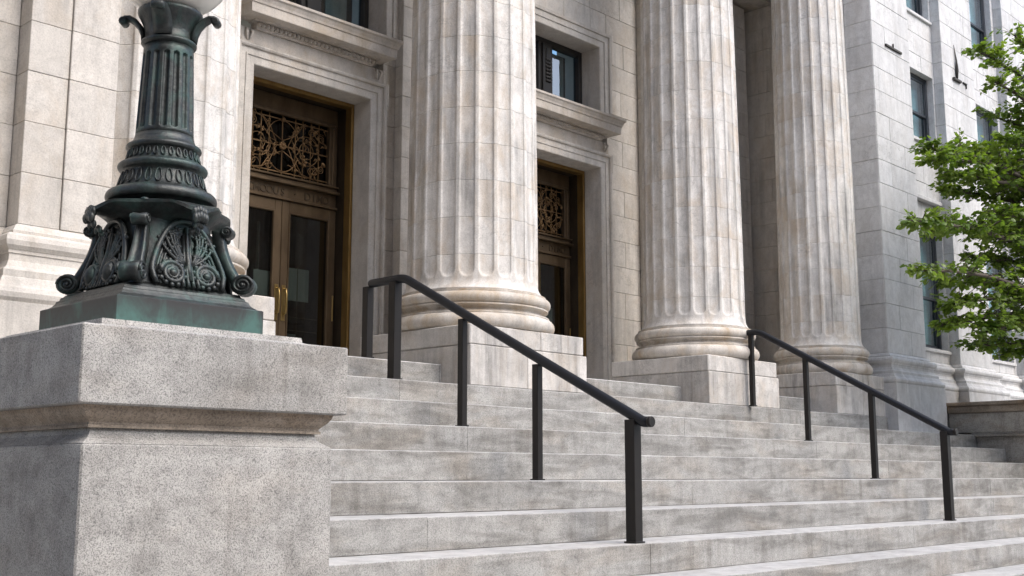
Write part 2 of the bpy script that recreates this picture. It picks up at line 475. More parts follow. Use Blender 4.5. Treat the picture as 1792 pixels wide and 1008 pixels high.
stairs = tag(bpy.data.objects.new('stairs', None), kind='structure'); reg(stairs, (7, 3.5, 0), None)
JX = {5: [2.60, 3.95, 5.20], 4: [4.597], 3: [4.57, 7.1], 2: [3.4, 4.588, 6.7], 1: [5.134, 7.7], 0: [4.559, 5.902, 8.9], -1: [3.478, 4.626, 6.697, 8.4],
      -2: [4.683, 5.391, 7.6], -3: [3.9, 6.2], -4: [4.4, 5.8, 7.4], -5: [5.2], -6: [4.1], -7: [5.6], -8: [4.8], -9: [5.0]}
for k in range(-9, 5):
    xs = [X_L] + [x for x in JX[k]]
    rng = random.Random(k + 50)
    while xs[-1] < X_R - 1.9: xs.append(xs[-1] + rng.uniform(1.3, 1.8))
    xs.append(X_R)
    for a, b in zip(xs, xs[1:]):
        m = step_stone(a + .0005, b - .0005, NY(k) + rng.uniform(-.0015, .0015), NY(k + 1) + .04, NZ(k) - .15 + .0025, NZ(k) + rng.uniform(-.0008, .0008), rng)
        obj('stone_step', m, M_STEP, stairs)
# landing: front row of slabs, then the floor behind
xs = [X_L, 3.95, 5.20]
while xs[-1] < X_R - 1.7: xs.append(xs[-1] + 1.42)
xs.append(X_R)
for a, b in zip(xs, xs[1:]):
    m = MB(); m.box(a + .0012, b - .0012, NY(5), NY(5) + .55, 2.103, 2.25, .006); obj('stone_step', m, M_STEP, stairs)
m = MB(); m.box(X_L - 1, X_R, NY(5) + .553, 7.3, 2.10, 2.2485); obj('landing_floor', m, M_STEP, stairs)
m = MB()
m.add([(X_L - .9, NY(-9) + .01, .0), (X_R - .004, NY(-9) + .01, .0), (X_R - .004, NY(4) + .02, 1.955), (X_L - .9, NY(4) + .02, 1.955),
       (X_L - .9, 6, .0), (X_R - .004, 6, .0), (X_R - .004, 6, 2.05), (X_L - .9, 6, 2.05)],
      [(0, 1, 2, 3), (4, 7, 6, 5), (0, 3, 7, 4), (1, 5, 6, 2), (3, 2, 6, 7)])
obj('stair_core', m, M_MORTAR, stairs)

# ------------------------------------------------------------------ pedestal under the lamp
PX0, PX1, PY0, PY1 = 1.664, 2.612, 3.385, 4.28
ped = thing('granite_pedestal', 'speckled granite pedestal with a thick cap block, carrying the bronze lamp', 'pedestal', (2.13, 3.83, 0))
m = MB(); m.box(PX0, PX1, PY0, PY1, 0, 1.623, .006); obj('body_block', m, M_PED, ped)
c = .0; i1 = .075
m = MB(); m.rects([(1.6235, PX0 + .004, PX1 - .004, PY0 + .004, PY1 - .004), (1.640, PX0 + .030, PX1 - .030, PY0 + .030, PY1 - .030), (1.652, PX0 + .043, PX1 - .043, PY0 + .043, PY1 - .043), (1.672, PX0 + .048, PX1 - .048, PY0 + .048, PY1 - .048)])
obj('splayed_course', m, M_PED, ped)
m = MB()
pr = [(1.6725, .032), (1.682, .032), (1.683, .037), (1.690, .037), (1.698, .029), (1.712, .014), (1.728, .004), (1.7405, .000)]
m.rects([(z, PX0 + o, PX1 - o, PY0 + o, PY1 - o) for z, o in pr]); obj('cavetto_moulding', m, M_NECK, ped)
m = MB(); q = .035
m.box(PX0 - q, PX1 + q, PY0 - q, PY1 + q, 1.741, 1.986, .005); obj('cap_block', m, M_PED, ped)
m = MB()
m.rects([(1.9862, PX0 + .03, PX1 - .03, PY0 + .03, PY1 - .03), (2.004, PX0 + .085, PX1 - .085, PY0 + .085, PY1 - .085), (2.006, PX0 + .085, PX1 - .085, PY0 + .085, PY1 - .085), (2.022, PX0 + .088, PX1 - .088, PY0 + .088, PY1 - .088)])
obj('cap_weathering', m, M_PED, ped)

# ------------------------------------------------------------------ bronze lamp
LK = [(2.0, 2.0), (2.0225, 2.0225), (2.101, 2.111), (2.178, 2.168), (2.214, 2.198), (2.452, 2.418), (2.526, 2.486), (2.562, 2.516), (2.588, 2.546), (2.663, 2.632), (2.735, 2.708), (2.782, 2.757), (3.142, 3.10), (3.284, 3.247), (4.0, 3.963)]
def lz(z):
    for (a, b), (c, d) in zip(LK, LK[1:]):
        if z <= c: return b + (d - b) * (z - a) / (c - a)
    return z
def lobj(name, mb, mat, parent):
    mb.v = [(x + (.016 if z > 2.175 else 0), y, lz(z)) for x, y, z in mb.v]
    return obj(name, mb, mat, parent)
LX, LY = 2.098, 3.79
lamp = thing('street_lamp', 'ornate green black bronze lamp with scrolled feet and white globe on the granite pedestal', 'lamp post', (LX, LY, 2.022))
HB = .282
m = MB(); m.squares(LX, LY, [(2.0225, HB - .004), (2.024, HB), (2.098, HB), (2.101, HB - .004)]); lobj('square_plinth', m, M_VERD, lamp)
m = MB()
m.squares(LX, LY, [(2.1012, .268), (2.108, .262), (2.118, .252), (2.132, .245), (2.142, .243), (2.146, .236), (2.160, .232), (2.163, .226), (2.172, .221), (2.178, .216)])
lobj('stepped_base', m, M_BRONZE, lamp)
# flared body between the feet
m = MB(); rings = []
for i in range(15):
    f = i / 14; z = 2.176 + f * .30
    h = .158 + .050 * (1 - f) ** 1.5
    ring = []
    for k in range(32):
        a = 2 * PI * (k + .5) / 32; ca, sa = math.cos(a), math.sin(a)
        e = 5.0 - 2.4 * f
        rr = h / ((abs(ca) ** e + abs(sa) ** e) ** (1 / e))
        ring.append((LX + rr * ca, LY + rr * sa, z))
    rings.append(ring)
m.loft(rings, True); lobj('flared_body', m, M_BRONZE, lamp)
# canopy: four lobes over the faces, valleys over the feet
def canopy_r(a, base, lob):
    return base + lob * (.5 + .5 * math.cos(4 * a)) ** .8
m = MB()
def canopy(levels, smooth):
    rings = []
    for (z, b_, l_, dz) in levels:
        ring = []
        for k in range(96):
            a = 2 * PI * k / 96; lf = max(0, math.cos(4 * a)) ** 1.5; rr = canopy_r(a, b_, l_)
            ring.append((LX + rr * math.cos(a), LY + rr * math.sin(a), z + dz * lf))
        rings.append(ring)
    m.loft(rings, smooth, cap=False)
canopy([(2.440, .165, 0, 0), (2.452, .172, .002, 0), (2.470, .188, .014, -.008), (2.484, .204, .032, -.020), (2.493, .212, .046, -.028), (2.498, .216, .052, -.032)], True)
canopy([(2.498, .216, .052, -.032), (2.499, .218, .053, -.032), (2.510, .219, .053, -.028), (2.511, .216, .051, -.027)], False)
canopy([(2.511, .216, .051, -.027), (2.515, .206, .038, -.016), (2.521, .190, .018, -.006), (2.5255, .174, .004, 0), (2.527, .164, 0, 0)], True)
for k in range(4):                        # little square block on each valley
    a = R(45 + 90 * k); m.ball((LX + .205 * math.cos(a), LY + .205 * math.sin(a), 2.514), .016, 8, 6, (1, 1, .6))
lobj('lobed_canopy', m, M_BRONZE, lamp)
def spiral(c, ax, ay, r0, turns, n, lift=None):
    c, ax, ay = Vector(c), Vector(ax), Vector(ay); pts = []
    for i in range(n):
        f = i / (n - 1); a = 2 * PI * turns * f; r_ = r0 * (1 - .82 * f)
        pts.append(c + ax * math.cos(a) * r_ + ay * math.sin(a) * r_)
    return pts
# corner scroll legs and volute feet
for sx, sy in ((-1, -1), (1, -1), (1, 1), (-1, 1)):
    d = Vector((sx, sy, 0)).normalized(); tn = Vector((-d.y, d.x, 0)); C0 = Vector((LX, LY, 0))
    leg = MB(); path = []
    for i in range(22):
        f = i / 21
        rad = .222 + .078 * (1 - math.sin(f * PI / 2)) ** 1.2 + .004 * math.sin(f * PI)
        path.append((rad, 2.222 + f * .215))
    rings = []
    for i, (rad, z) in enumerate(path):
        f = i / 21; wd = .028 - .009 * f; th = .020
        cpt = C0 + d * rad + Vector((0, 0, z))
        up = Vector((0, 0, 1)) * th * .5 + d * th
        rings.append([tuple(cpt - tn * wd - d * .03), tuple(cpt - tn * wd + d * .006), tuple(cpt - tn * wd * .7 + d * .014), tuple(cpt - tn * wd * .45 + d * .004), tuple(cpt + tn * wd * .45 + d * .004),
                      tuple(cpt + tn * wd * .7 + d * .014), tuple(cpt + tn * wd + d * .006), tuple(cpt + tn * wd - d * .03)])
    leg.loft(rings, True)
    lg = lobj('scroll_leg', leg, M_BRONZE, lamp)
    ft = MB(); fc = C0 + d * .312 + Vector((0, 0, 2.218)); R0 = .042; hw = .036
    for (o, rr) in ():
        pass
    # drum of the volute, lying across the corner
    rings = []
    for (o, rr) in ((-hw, R0 * .80), (-hw + .006, R0), (-hw * .35, R0 * .93), (0, R0 * .86), (hw * .35, R0 * .93), (hw - .006, R0), (hw, R0 * .80)):
        rings.append([tuple(fc + tn * o + (d * math.cos(2 * PI * k / 20) + Vector((0, 0, 1)) * math.sin(2 * PI * k / 20)) * rr) for k in range(20)])
    ft.loft(rings, True)
    for sd_ in (-1, 1):
        cc = fc + tn * sd_ * (hw + .001)
        ft.tube(spiral(cc, d * 1.0, Vector((0, 0, 1)), R0 * .88, 2.1, 30), .0055, 6)
        ft.ball(tuple(cc), .009, 8, 6)
    lobj('volute_foot', ft, M_BRONZE, lamp)
    sc = MB(); fc = C0 + d * .246 + Vector((0, 0, 2.430)); R0 = .024; hw = .028
    rings = []
    for (o, rr) in ((-hw, R0 * .8), (-hw + .005, R0), (0, R0 * .85), (hw - .005, R0), (hw, R0 * .8)):
        rings.append([tuple(fc + tn * o + (d * math.cos(2 * PI * k / 16) + Vector((0, 0, 1)) * math.sin(2 * PI * k / 16)) * rr) for k in range(16)])
    sc.loft(rings, True)
    for sd_ in (-1, 1):
        cc = fc + tn * sd_ * (hw + .001)
        sc.tube(spiral(cc, d, Vector((0, 0, 1)), R0 * .8, 1.6, 18), .0035, 5); sc.ball(tuple(cc), .005, 6, 5)
    lobj('upper_scroll', sc, M_BRONZE, lamp)
# arched relief panels on the four faces, each leaning back with the flare
for ang in (0, 90, 180, 270):
    rot = Matrix.Rotation(R(ang), 3, 'Z')
    def fp(u, h, o=0.0):
        """u across, h 0..1 up the face, o outwards"""
        f = h; z = 2.18 + f * .27
        y = -(.158 + .050 * (1 - min(1, (z - 2.176) / .30)) ** 1.5) - .001 - o * .7
        p_ = rot @ Vector((u, y, z)); return (LX + p_.x, LY + p_.y, p_.z)
    arch = MB()
    def arch_pts(k):
        pts = []
        for i in range(41):
            t_ = -1 + 2 * i / 40
            u = .152 * k * t_ * (1 - .0 * abs(t_))
            hh = (.97 * (1 - abs(t_) ** 2.3)) * k + .02
            pts.append((u, hh))
        # tuck the lower ends inwards like a shield
        pts = [(u * (1 - .22 * max(0, (.25 - hh)) / .25), hh) for u, hh in pts]
        return pts
    arch.tube([fp(u * 1.05, h, .022) for u, h in arch_pts(1.0)], .0105, 7)
    arch.tube([fp(u, h, .014) for u, h in arch_pts(.90)], .0065, 6)
    arch.tube([fp(u, h, .020) for u, h in arch_pts(.80)], .005, 6)
    NU, NH = 14, 12; gv = []                   # the solid shield behind the relief
    for j in range(NH + 1):
        hh = .03 + .92 * j / NH
        hw_ = .155 * max(0.02, (1 - hh / .99)) ** (1 / 2.3) * (1 - .22 * max(0, (.25 - hh)) / .25)
        for i in range(NU + 1):
            t_ = -1 + 2 * i / NU
            gv.append(fp(hw_ * t_, hh, .012 + .012 * (1 - t_ * t_) * (1 - hh)))
    arch.add(gv, [(j * (NU + 1) + i, j * (NU + 1) + i + 1, (j + 1) * (NU + 1) + i + 1, (j + 1) * (NU + 1) + i) for j in range(NH) for i in range(NU)], True)
    pn = lobj('arched_panel', arch, M_BRONZE, lamp)
    rel = MB()
    for sx in (-1, 1):
        ux = Vector(fp(.01 * sx, .2)) - Vector(fp(0, .2)); ux.normalize(); uz = (Vector(fp(0, .3)) - Vector(fp(0, .2))).normalized()
        cen = Vector(fp(.066 * sx, .20, .030))
        rel.tube(spiral(cen, ux, uz, .047, 2.3, 40), [.012 - .006 * i / 39 for i in range(40)], 7)
        rel.ball(tuple(cen), .017, 10, 7)
        for j in range(13):
            a = 2 * PI * j / 13; rel.ball(tuple(cen + (ux * math.cos(a) + uz * math.sin(a)) * .050), .0105, 6, 5, (1, .8, 1))
        for j in range(9):
            a = 2 * PI * j / 9; rel.ball(tuple(cen + (ux * math.cos(a) + uz * math.sin(a)) * .028), .0085, 6, 5)
        rel.ball(tuple(Vector(fp(.066 * sx, .20, .004))), .05, 12, 6, (1, .5, 1))
        for j, (a0, ln) in enumerate(((.35, .5), (.52, .62), (.68, .68), (.82, .66), (.95, .55))):   # acanthus ribs fanning up
            pts = []; nn = 9
            for i in range(nn):
                f = i / (nn - 1)
                u = sx * (.012 + (1.15 - a0) * .115 * f ** .8 + .012 * math.sin(f * PI)); h = .33 + ln * f * (.55 + .45 * a0)
                h = min(h, .93 - abs(u) * 2.0)
                pts.append(fp(u, h, .020 + .010 * math.sin(f * PI)))
            rel.tube(pts, [.0085 * (1 - .5 * i / 8) for i in range(9)], 6)
            for i in range(2, 9, 2):
                e = Vector(pts[i]); rel.ball(tuple(e + ux * sx * .006), .0085, 6, 5); rel.ball(tuple(e - ux * sx * .004 + uz * .006), .007, 6, 5)
    rel.tube([fp(0, h, .024) for h in (.1, .3, .5, .7, .9)], [.016, .014, .010, .008, .006], 7)
    rel.tube([fp(-.012, h, .02) for h in (.1, .4, .8)], .007, 6); rel.tube([fp(.012, h, .02) for h in (.1, .4, .8)], .007, 6)
    for uu in (-.024, -.008, .008, .024):
        rel.tube([fp(uu * (1.25 - .5 * h), h, .032 - .02 * (h - .12)) for h in (.0, .08, .16, .24, .32)], .0075, 6)
    lobj('acanthus_relief', rel, M_BRONZE, pn)
    # leaf mask hanging under each lobe
    lf = MB(); base = rot @ Vector((0, -.256, 0))
    for (dz, dr, rr) in ((2.475, .010, .030), (2.452, .016, .030), (2.428, .004, .022), (2.410, -.018, .020), (2.398, -.030, .015)):
        pc = base * (1 + dr / .238)
        for j in (-1.6, -.8, 0, .8, 1.6):
            tnv = rot @ Vector((1, 0, 0)); oo = tnv * j * rr * .42
            lf.ball((LX + pc.x + oo.x, LY + pc.y + oo.y, dz - abs(j) * .005), rr * .42, 7, 6, (1, 1, 1.7))
    lobj('leaf_ornament', lf, M_BRONZE, lamp)
# round mouldings under the shaft
m = MB()
prof = [(2.5262, .166), (2.532, .176), (2.545, .186)]
prof += [(2.562 + .022 * math.sin(a), .176 + .022 * math.cos(a)) for a in [R(x) for x in range(-60, 91, 15)]]
prof += [(2.588, .170), (2.592, .160), (2.612, .148), (2.640, .140), (2.648, .138)]
prof += [(2.663 + .013 * math.sin(a), .147 + .013 * math.cos(a)) for a in [R(x) for x in range(-75, 91, 15)]]
prof += [(2.680, .140), (2.684, .132), (2.705, .124), (2.722, .121)]
prof += [(2.735 + .011 * math.sin(a), .124 + .011 * math.cos(a)) for a in [R(x) for x in range(-75, 91, 15)]]
prof += [(2.750, .121), (2.754, .114), (2.768, .108), (2.782, .104)]
m.lathe(LX, LY, prof, 56); ring_o = lobj('ringed_base', m, M_BRONZE, lamp)
for n_, z0, z1, r0, r1, wd in ((26, 2.596, 2.642, .158, .142, .012), (30, 2.690, 2.720, .131, .1235, .008)):
    for k in range(n_):
        a = 2 * PI * k / n_; dv = Vector((math.cos(a), math.sin(a), 0)); tv = Vector((-dv.y, dv.x, 0))
        loop = []
        for i in range(10):
            b = 2 * PI * i / 10; f = (math.sin(b) + 1) / 2
            rr = r0 + (r1 - r0) * f + .001
            p_ = Vector((LX, LY, z0 + (z1 - z0) * f)) + dv * rr + tv * math.cos(b) * wd * (.75 + .25 * (1 - f)); loop.append(tuple(p_))
        m = MB(); m.tube(loop, .0028, 5, closed=True); lobj('tongue', m, M_BRONZE, ring_o)
# fluted shaft
SH0, SH1 = 2.782, 3.142
def shaft_mod(a, z, r_):
    x = (a / (2 * PI / 16)) % 1.0; u = (x - .5) * 2
    f = (z - SH0) / (SH1 - SH0)
    d_ = 0
    if .05 < f < .90 and abs(u) < .62:
        e = min((f - .05) / .025, (.90 - f) / .025, 1.0)
        lim = .62 * math.sqrt(max(0, 1 - (1 - e) ** 2))
        if abs(u) < lim: d_ = .011 * math.sqrt(1 - (u / .62) ** 2 * .9)
    return r_ - d_
zs = sorted(set([0, .03, .05, .055, .062, .07, .08, .875, .885, .893, .9, .905, .93, 1.0] + [i / 12 for i in range(1, 12)]))
m = MB(); m.lathe(LX, LY, [(SH0 + (SH1 - SH0) * f, (.104 - .014 * f)) for f in zs], 16 * 16, mod=shaft_mod); lobj('fluted_shaft', m, M_BRONZE, lamp)
m = MB()
pr = [(3.1422, .088)] + [(3.156 + .009 * math.sin(a), .092 + .009 * math.cos(a)) for a in [R(x) for x in range(-80, 91, 20)]] + [(3.168, .088), (3.20, .090), (3.225, .097), (3.245, .108), (3.258, .115), (3.266, .118), (3.274, .118), (3.279, .113), (3.281, .09)]
m.lathe(LX, LY, pr, 48); lobj('flared_capital', m, M_BRONZE, lamp)
for k in range(4):
    a = R(45 + 90 * k)
    d = Vector((math.cos(a), math.sin(a), 0)); tn = Vector((-d.y, d.x, 0)); Cz = Vector((LX, LY, 0))
    lf = MB(); rings = []
    pth = [(.088, 3.168, .034), (.092, 3.195, .036), (.104, 3.222, .036), (.124, 3.244, .034), (.148, 3.258, .030), (.166, 3.258, .026), (.177, 3.250, .024), (.180, 3.238, .021)]
    for i, (rr, z, wd) in enumerate(pth):
        cpt = Cz + d * rr + Vector((0, 0, z)); j = min(i + 1, len(pth) - 1); jj = max(i - 1, 0)
        tang = Vector((pth[j][0] - pth[jj][0], pth[j][1] - pth[jj][1])); tang.normalize(); nrm = d * (-tang.y) + Vector((0, 0, tang.x))
        rings.append([tuple(cpt - tn * wd - nrm * .004), tuple(cpt - tn * wd * .5 - nrm * .012), tuple(cpt - nrm * .016), tuple(cpt + tn * wd * .5 - nrm * .012), tuple(cpt + tn * wd - nrm * .004), tuple(cpt + tn * wd * .6 + nrm * .006), tuple(cpt - tn * wd * .6 + nrm * .006)])
    lf.loft(rings, True)
    tip_ = Cz + d * .172 + Vector((0, 0, 3.243))
    lf.tube([tuple(tip_ - tn * .024), tuple(tip_ - tn * .020), tuple(tip_ + tn * .020), tuple(tip_ + tn * .024)], [.010, .0155, .0155, .010], 10)
    lobj('leaf_scroll', lf, M_BRONZE, lamp)
t_ = NT('opal_glass'); t_.b.inputs['Base Color'].default_value = (.82, .79, .72, 1); t_.b.inputs['Roughness'].default_value = .2
try: t_.b.inputs['Subsurface Weight'].default_value = .3; t_.b.inputs['Subsurface Radius'].default_value = (.05, .05, .05)
except Exception: pass
m = MB(); m.ball((LX, LY, 3.284 + .222), .238, 32, 20); lobj('glass_globe', m, t_.m, lamp)

# ------------------------------------------------------------------ columns
def column(cx, cy, r, pl, label, upper=None):
    """pl: x0, x1 of the upper tier, x1 of the lower tier"""
    zt = 2.50; yf = 5.338; yb = 2 * cy - yf
    col = thing('fluted_column', label, 'column', (cx, cy, 2.1), 'fluted columns of the portico')
    zm = 2.368
    cxm = pl[0] + (pl[1] - pl[0]) * .48
    for (a, b) in ((pl[0] + .003, cxm), (cxm, pl[2])):
        m = MB(); m.box(a + .001, b - .001, yf, yb, 2.1015, zm - .0015, .005); obj('plinth_block', m, M_PLINTH, col)
    cx2 = pl[0] + (pl[1] - pl[0]) * .6
    for (a, b) in ((pl[0], cx2), (cx2, pl[1])):
        m = MB(); m.box(a + .001, b - .001, yf + .004, yb - .004, zm + .0015, zt, .006); obj('plinth_block', m, M_PLINTH, col)
    k = r / .476
    def T(zc, rc, rz, rr, a0, a1, st=15): return [(zc + rz * math.sin(R(a)), (rc + rr * math.cos(R(a)))) for a in range(a0, a1 + 1, st)]
    m = MB()
    def seg(pr, smooth=True): m.lathe(cx, cy, [(z, q_ * k) for z, q_ in pr], 96, smooth, cap=False)
    seg([(2.5005, .45), (2.5005, .535)], False); seg(T(2.556, .540, .0545, .054, -90, 90))
    seg([(2.6105, .552), (2.611, .556), (2.6215, .556), (2.622, .540)], False)
    seg([(2.622 + .046 * f, .538 - .030 * math.sin(PI * f) ** .8 - .006 * f) for f in [i / 12 for i in range(13)]])
    seg([(2.668, .532), (2.6685, .548), (2.679, .548), (2.6795, .530)], False)
    seg(T(2.7195, .524, .0395, .042, -90, 90))
    seg([(2.759, .520), (2.7595, .532), (2.7715, .532), (2.772, .521), (2.7765, .521), (2.777, .40)], False)
    obj('column_base', m, M_BASE, col)
    # shaft in drums
    NF = 22; SEG = NF * 12; top = 7.45
    zs = [2.777, 3.02]
    while zs[-1] < top - .3: zs.append(zs[-1] + .262)
    zs.append(top)
    def rad(z):
        f = (z - 2.86) / (top - 2.86)
        rr = r * (1 - .10 * max(0, f) ** 1.4)
        if z < 2.86: rr += k * .040 * ((2.86 - z) / .083) ** 2.2
        return rr
    zc = 2.875 + .045 * k
    hw = .385                                    # half width of a flute, in pitch units
    xs_ = [-.5, -.45, -.3855, -.378, -.36, -.32, -.25, -.15, -.05, .05, .15, .25, .32, .36, .378, .3855, .45]
    ANG = [2 * PI / NF * (j + .5 + x) for j in range(NF) for x in xs_]
    def fl(a, z, rr):
        x = (a / (2 * PI / NF)) % 1.0 - .5
        pitch = 2 * PI * r / NF
        if z < zc:
            dd = math.hypot(x, (zc - z) / pitch)
        else: dd = abs(x)
        if dd < hw: return rr - .0155 * k * max(0, (math.sqrt(1 - (dd / hw) ** 2 * .96) - .2) / .8) ** .62
        return rr
    for i, (a, b) in enumerate(zip(zs, zs[1:])):
        m = MB(); e = .0006
        if i == 0:
            lv = [a + .0005, 2.79, 2.805, 2.82, 2.835] + [2.845 + .006 * q_ for q_ in range(14)] + [2.95, b - .008, b - .004, b - e * 2.5, b - e]
        else: lv = [a + e, a + e * 2.5, a + .004, a + .008, (a + b) / 2, b - .008, b - .004, b - e * 2.5, b - e]
        pr = [(z, rad(z) - (.0012 if (z in (lv[0], lv[-1]) and i > 0) or (i == 0 and z == lv[-1]) else 0)) for z in lv]
        m.lathe(cx, cy, pr, smooth=True, mod=fl, angs=ANG)
        o = obj('shaft_drum', m, M_COLUMN, col)
    m = MB(); m.lathe(cx, cy, [(2.78, r * .84), (top, r * .78)], 24); obj('shaft_core', m, M_MORTAR, col)
    m = MB(); m.lathe(cx, cy, [(top + .001, rad(top)), (top + .03, rad(top) + .01), (top + .05, rad(top) + .02), (top + .12, rad(top) + .09), (top + .16, rad(top) + .11)], 64)
    h = rad(top) + .13; m.box(cx - h, cx + h, cy - h, cy + h, top + .161, top + .30, .01); obj('capital', m, M_COLUMN, col)
    return col
column(3.21, 5.90, .476, (2.715, 3.700, 3.708), 'fluted stone column directly behind the bronze lamp, left of the left bronze door')
column(5.775, 5.905, .474, (5.205, 6.343, 6.374), 'largest looking fluted column, between the two bronze doors')
column(8.455, 5.845, .444, (7.906, 8.966, 8.990), 'fluted column whose base stands behind the top end of the farther handrail')
column(10.60, 5.80, .394, (10.02, 11.10, 11.115), 'rightmost fluted column beside the grey corner of the wing wall')

# ------------------------------------------------------------------ the building
bld = thing('stone_building', 'pale stone building with columned portico, two bronze doors and a windowed wing', 'building', (7, 6.8, 0))
YW = 6.80
D1, D2 = (4.45, 5.515), (7.26, 8.325)        # door openings
ZD = 4.41
W1, W2 = (4.26, 5.66), (7.00, 8.33)        # windows over the doors
ZW0, ZW1 = 4.97, 5.61
wall = obj('portico_wall', MB().box(2.3, D1[0] - .05, 7.06, 7.5, 2.0, 7.2).box(D1[1] + .2, D2[0] - .05, 7.06, 7.5, 2.0, 7.2).box(D2[1] + .2, 11.6, 7.06, 7.5, 2.0, 7.2)
           .box(D1[0] - .05, D1[1] + .2, 7.20, 7.5, ZD + .02, ZW0 - .01).box(D1[0] - .05, D1[1] + .2, 7.20, 7.5, ZW1 + .2, 7.2)
           .box(D2[0] - .05, D2[1] + .2, 7.20, 7.5, ZD + .02, ZW0 - .01).box(D2[0] - .05, D2[1] + .2, 7.20, 7.5, ZW1 + .2, 7.2), M_MORTAR, bld)
A = .155                                     # architrave width
holes = [(D1[0] - A, D1[1] + A, 0, ZD + A), (D2[0] - A, D2[1] + A, 0, ZD + A), (D1[0] - A, D1[1] + A, ZD + A, ZW0), (D2[0] - A, D2[1] + A, ZD + A, ZW0),
         (W1[0] - A, W1[1] + A, ZW0 - .02, ZW1 + A), (W2[0] - A, W2[1] + A, ZW0 - .02, ZW1 + A)]
ashlar(wall, M_FACE, 3.60, 11.03, 2.25, 6.75, YW + .02, .24, .25, holes, (.38, .62), seed=3, gap=.0014)
# pilaster strips on the back wall
for (a, b) in ((5.79, 6.5), (8.965, 9.6), (10.62, 10.86)):
    pl = obj('pilaster', MB().box(a + .02, b - .02, YW - .03, YW + .015, 2.25, 6.74), M_MORTAR, bld)
    ashlar(pl, M_FACE, a, b, 2.25, 6.745, YW - .075, .09, .25, (), (.30, .45), seed=int(a * 10), jitter=.001)

def door_surround(d):
    x0, x1 = d
    sr = MB(); fn = lambda u, v, h: (u, h, v)
    path = [(x1, 2.25), (x1, ZD), (x0, ZD), (x0, 2.25)]
    # profile: outward from the opening, depth in Y (smaller = towards the viewer)
    prof = [(0, YW + .175), (0, YW - .020), (.006, YW - .026), (.060, YW - .026), (.064, YW - .034), (.074, YW - .034), (.076, YW - .026), (.118, YW - .026), (.122, YW - .040), (.134, YW - .046), (.146, YW - .046), (.150, YW - .03), (.154, YW + .03)]
    sr.sweep(path, prof, fn=fn)
    o = obj('door_surround', sr, M_FACE, bld); recalc(o)
    # crossettes at the upper corners, frieze, cornice
    for xx in (x0, x1):
        m = MB()
        s_ = 1 if xx == x1 else -1
        a, b = sorted((xx + s_ * .1545, xx + s_ * .172))
        m.box(a, b, YW - .040, YW + .02, ZD - .02, ZD + .154, .004)
        obj('surround_ear', m, M_FACE, o)
    fz = MB(); fz.box(x0 - .12, x1 + .12, YW - .022, YW + .2, ZD + .156, ZD + .262, .003); f_ = obj('door_frieze', fz, M_TRIM, bld)
    for xx in (x0 - .06, x1 + .06):
        m = MB()
        for o_ in (-.018, .018):
            m.tube([(xx + o_, YW - .026, ZD + .25), (xx + o_ * 1.3, YW - .048, ZD + .225), (xx + o_ * .9, YW - .034, ZD + .19), (xx + o_ * .3, YW - .026, ZD + .172)], [.010, .012, .008, .004], 6)
        obj('carved_drop', m, M_TRIM, f_)
    co = MB(); z = ZD + .263
    prof = [(0, z), (.020, z), (.024, z + .010), (.030, z + .012), (.030, z + .050), (.058, z + .053), (.060, z + .060), (.150, z + .062), (.152, z + .066), (.154, z + .130), (.162, z + .134), (.166, z + .150), (.178, z + .176), (.190, z + .186), (.190, z + .204), (.17, z + .212), (0, z + .298)]
    xa, xb = x0 + .02, x1 - .02
    co.sweep([(xa, YW + .02), (xa, YW - .02), (xb, YW - .02), (xb, YW + .02)], prof, fn=lambda u, v, h: (u, v, h))
    c_ = obj('door_cornice', co, M_TRIM, bld); recalc(c_)
    eg = MB(); n = int((xb - xa + .06) / .037)
    for i in range(n):
        x = xa - .03 + (i + .5) * (xb - xa + .06) / n
        eg.ball((x, YW - .056, z + .031), .0180, 8, 6, (.80, .95, 1.10))
        eg.box(x + .0165, x + .0205, YW - .068, YW - .045, z + .014, z + .049)
    obj('egg_and_dart', eg, M_TRIM, c_)
    return o
door_surround(D1); door_surround(D2)

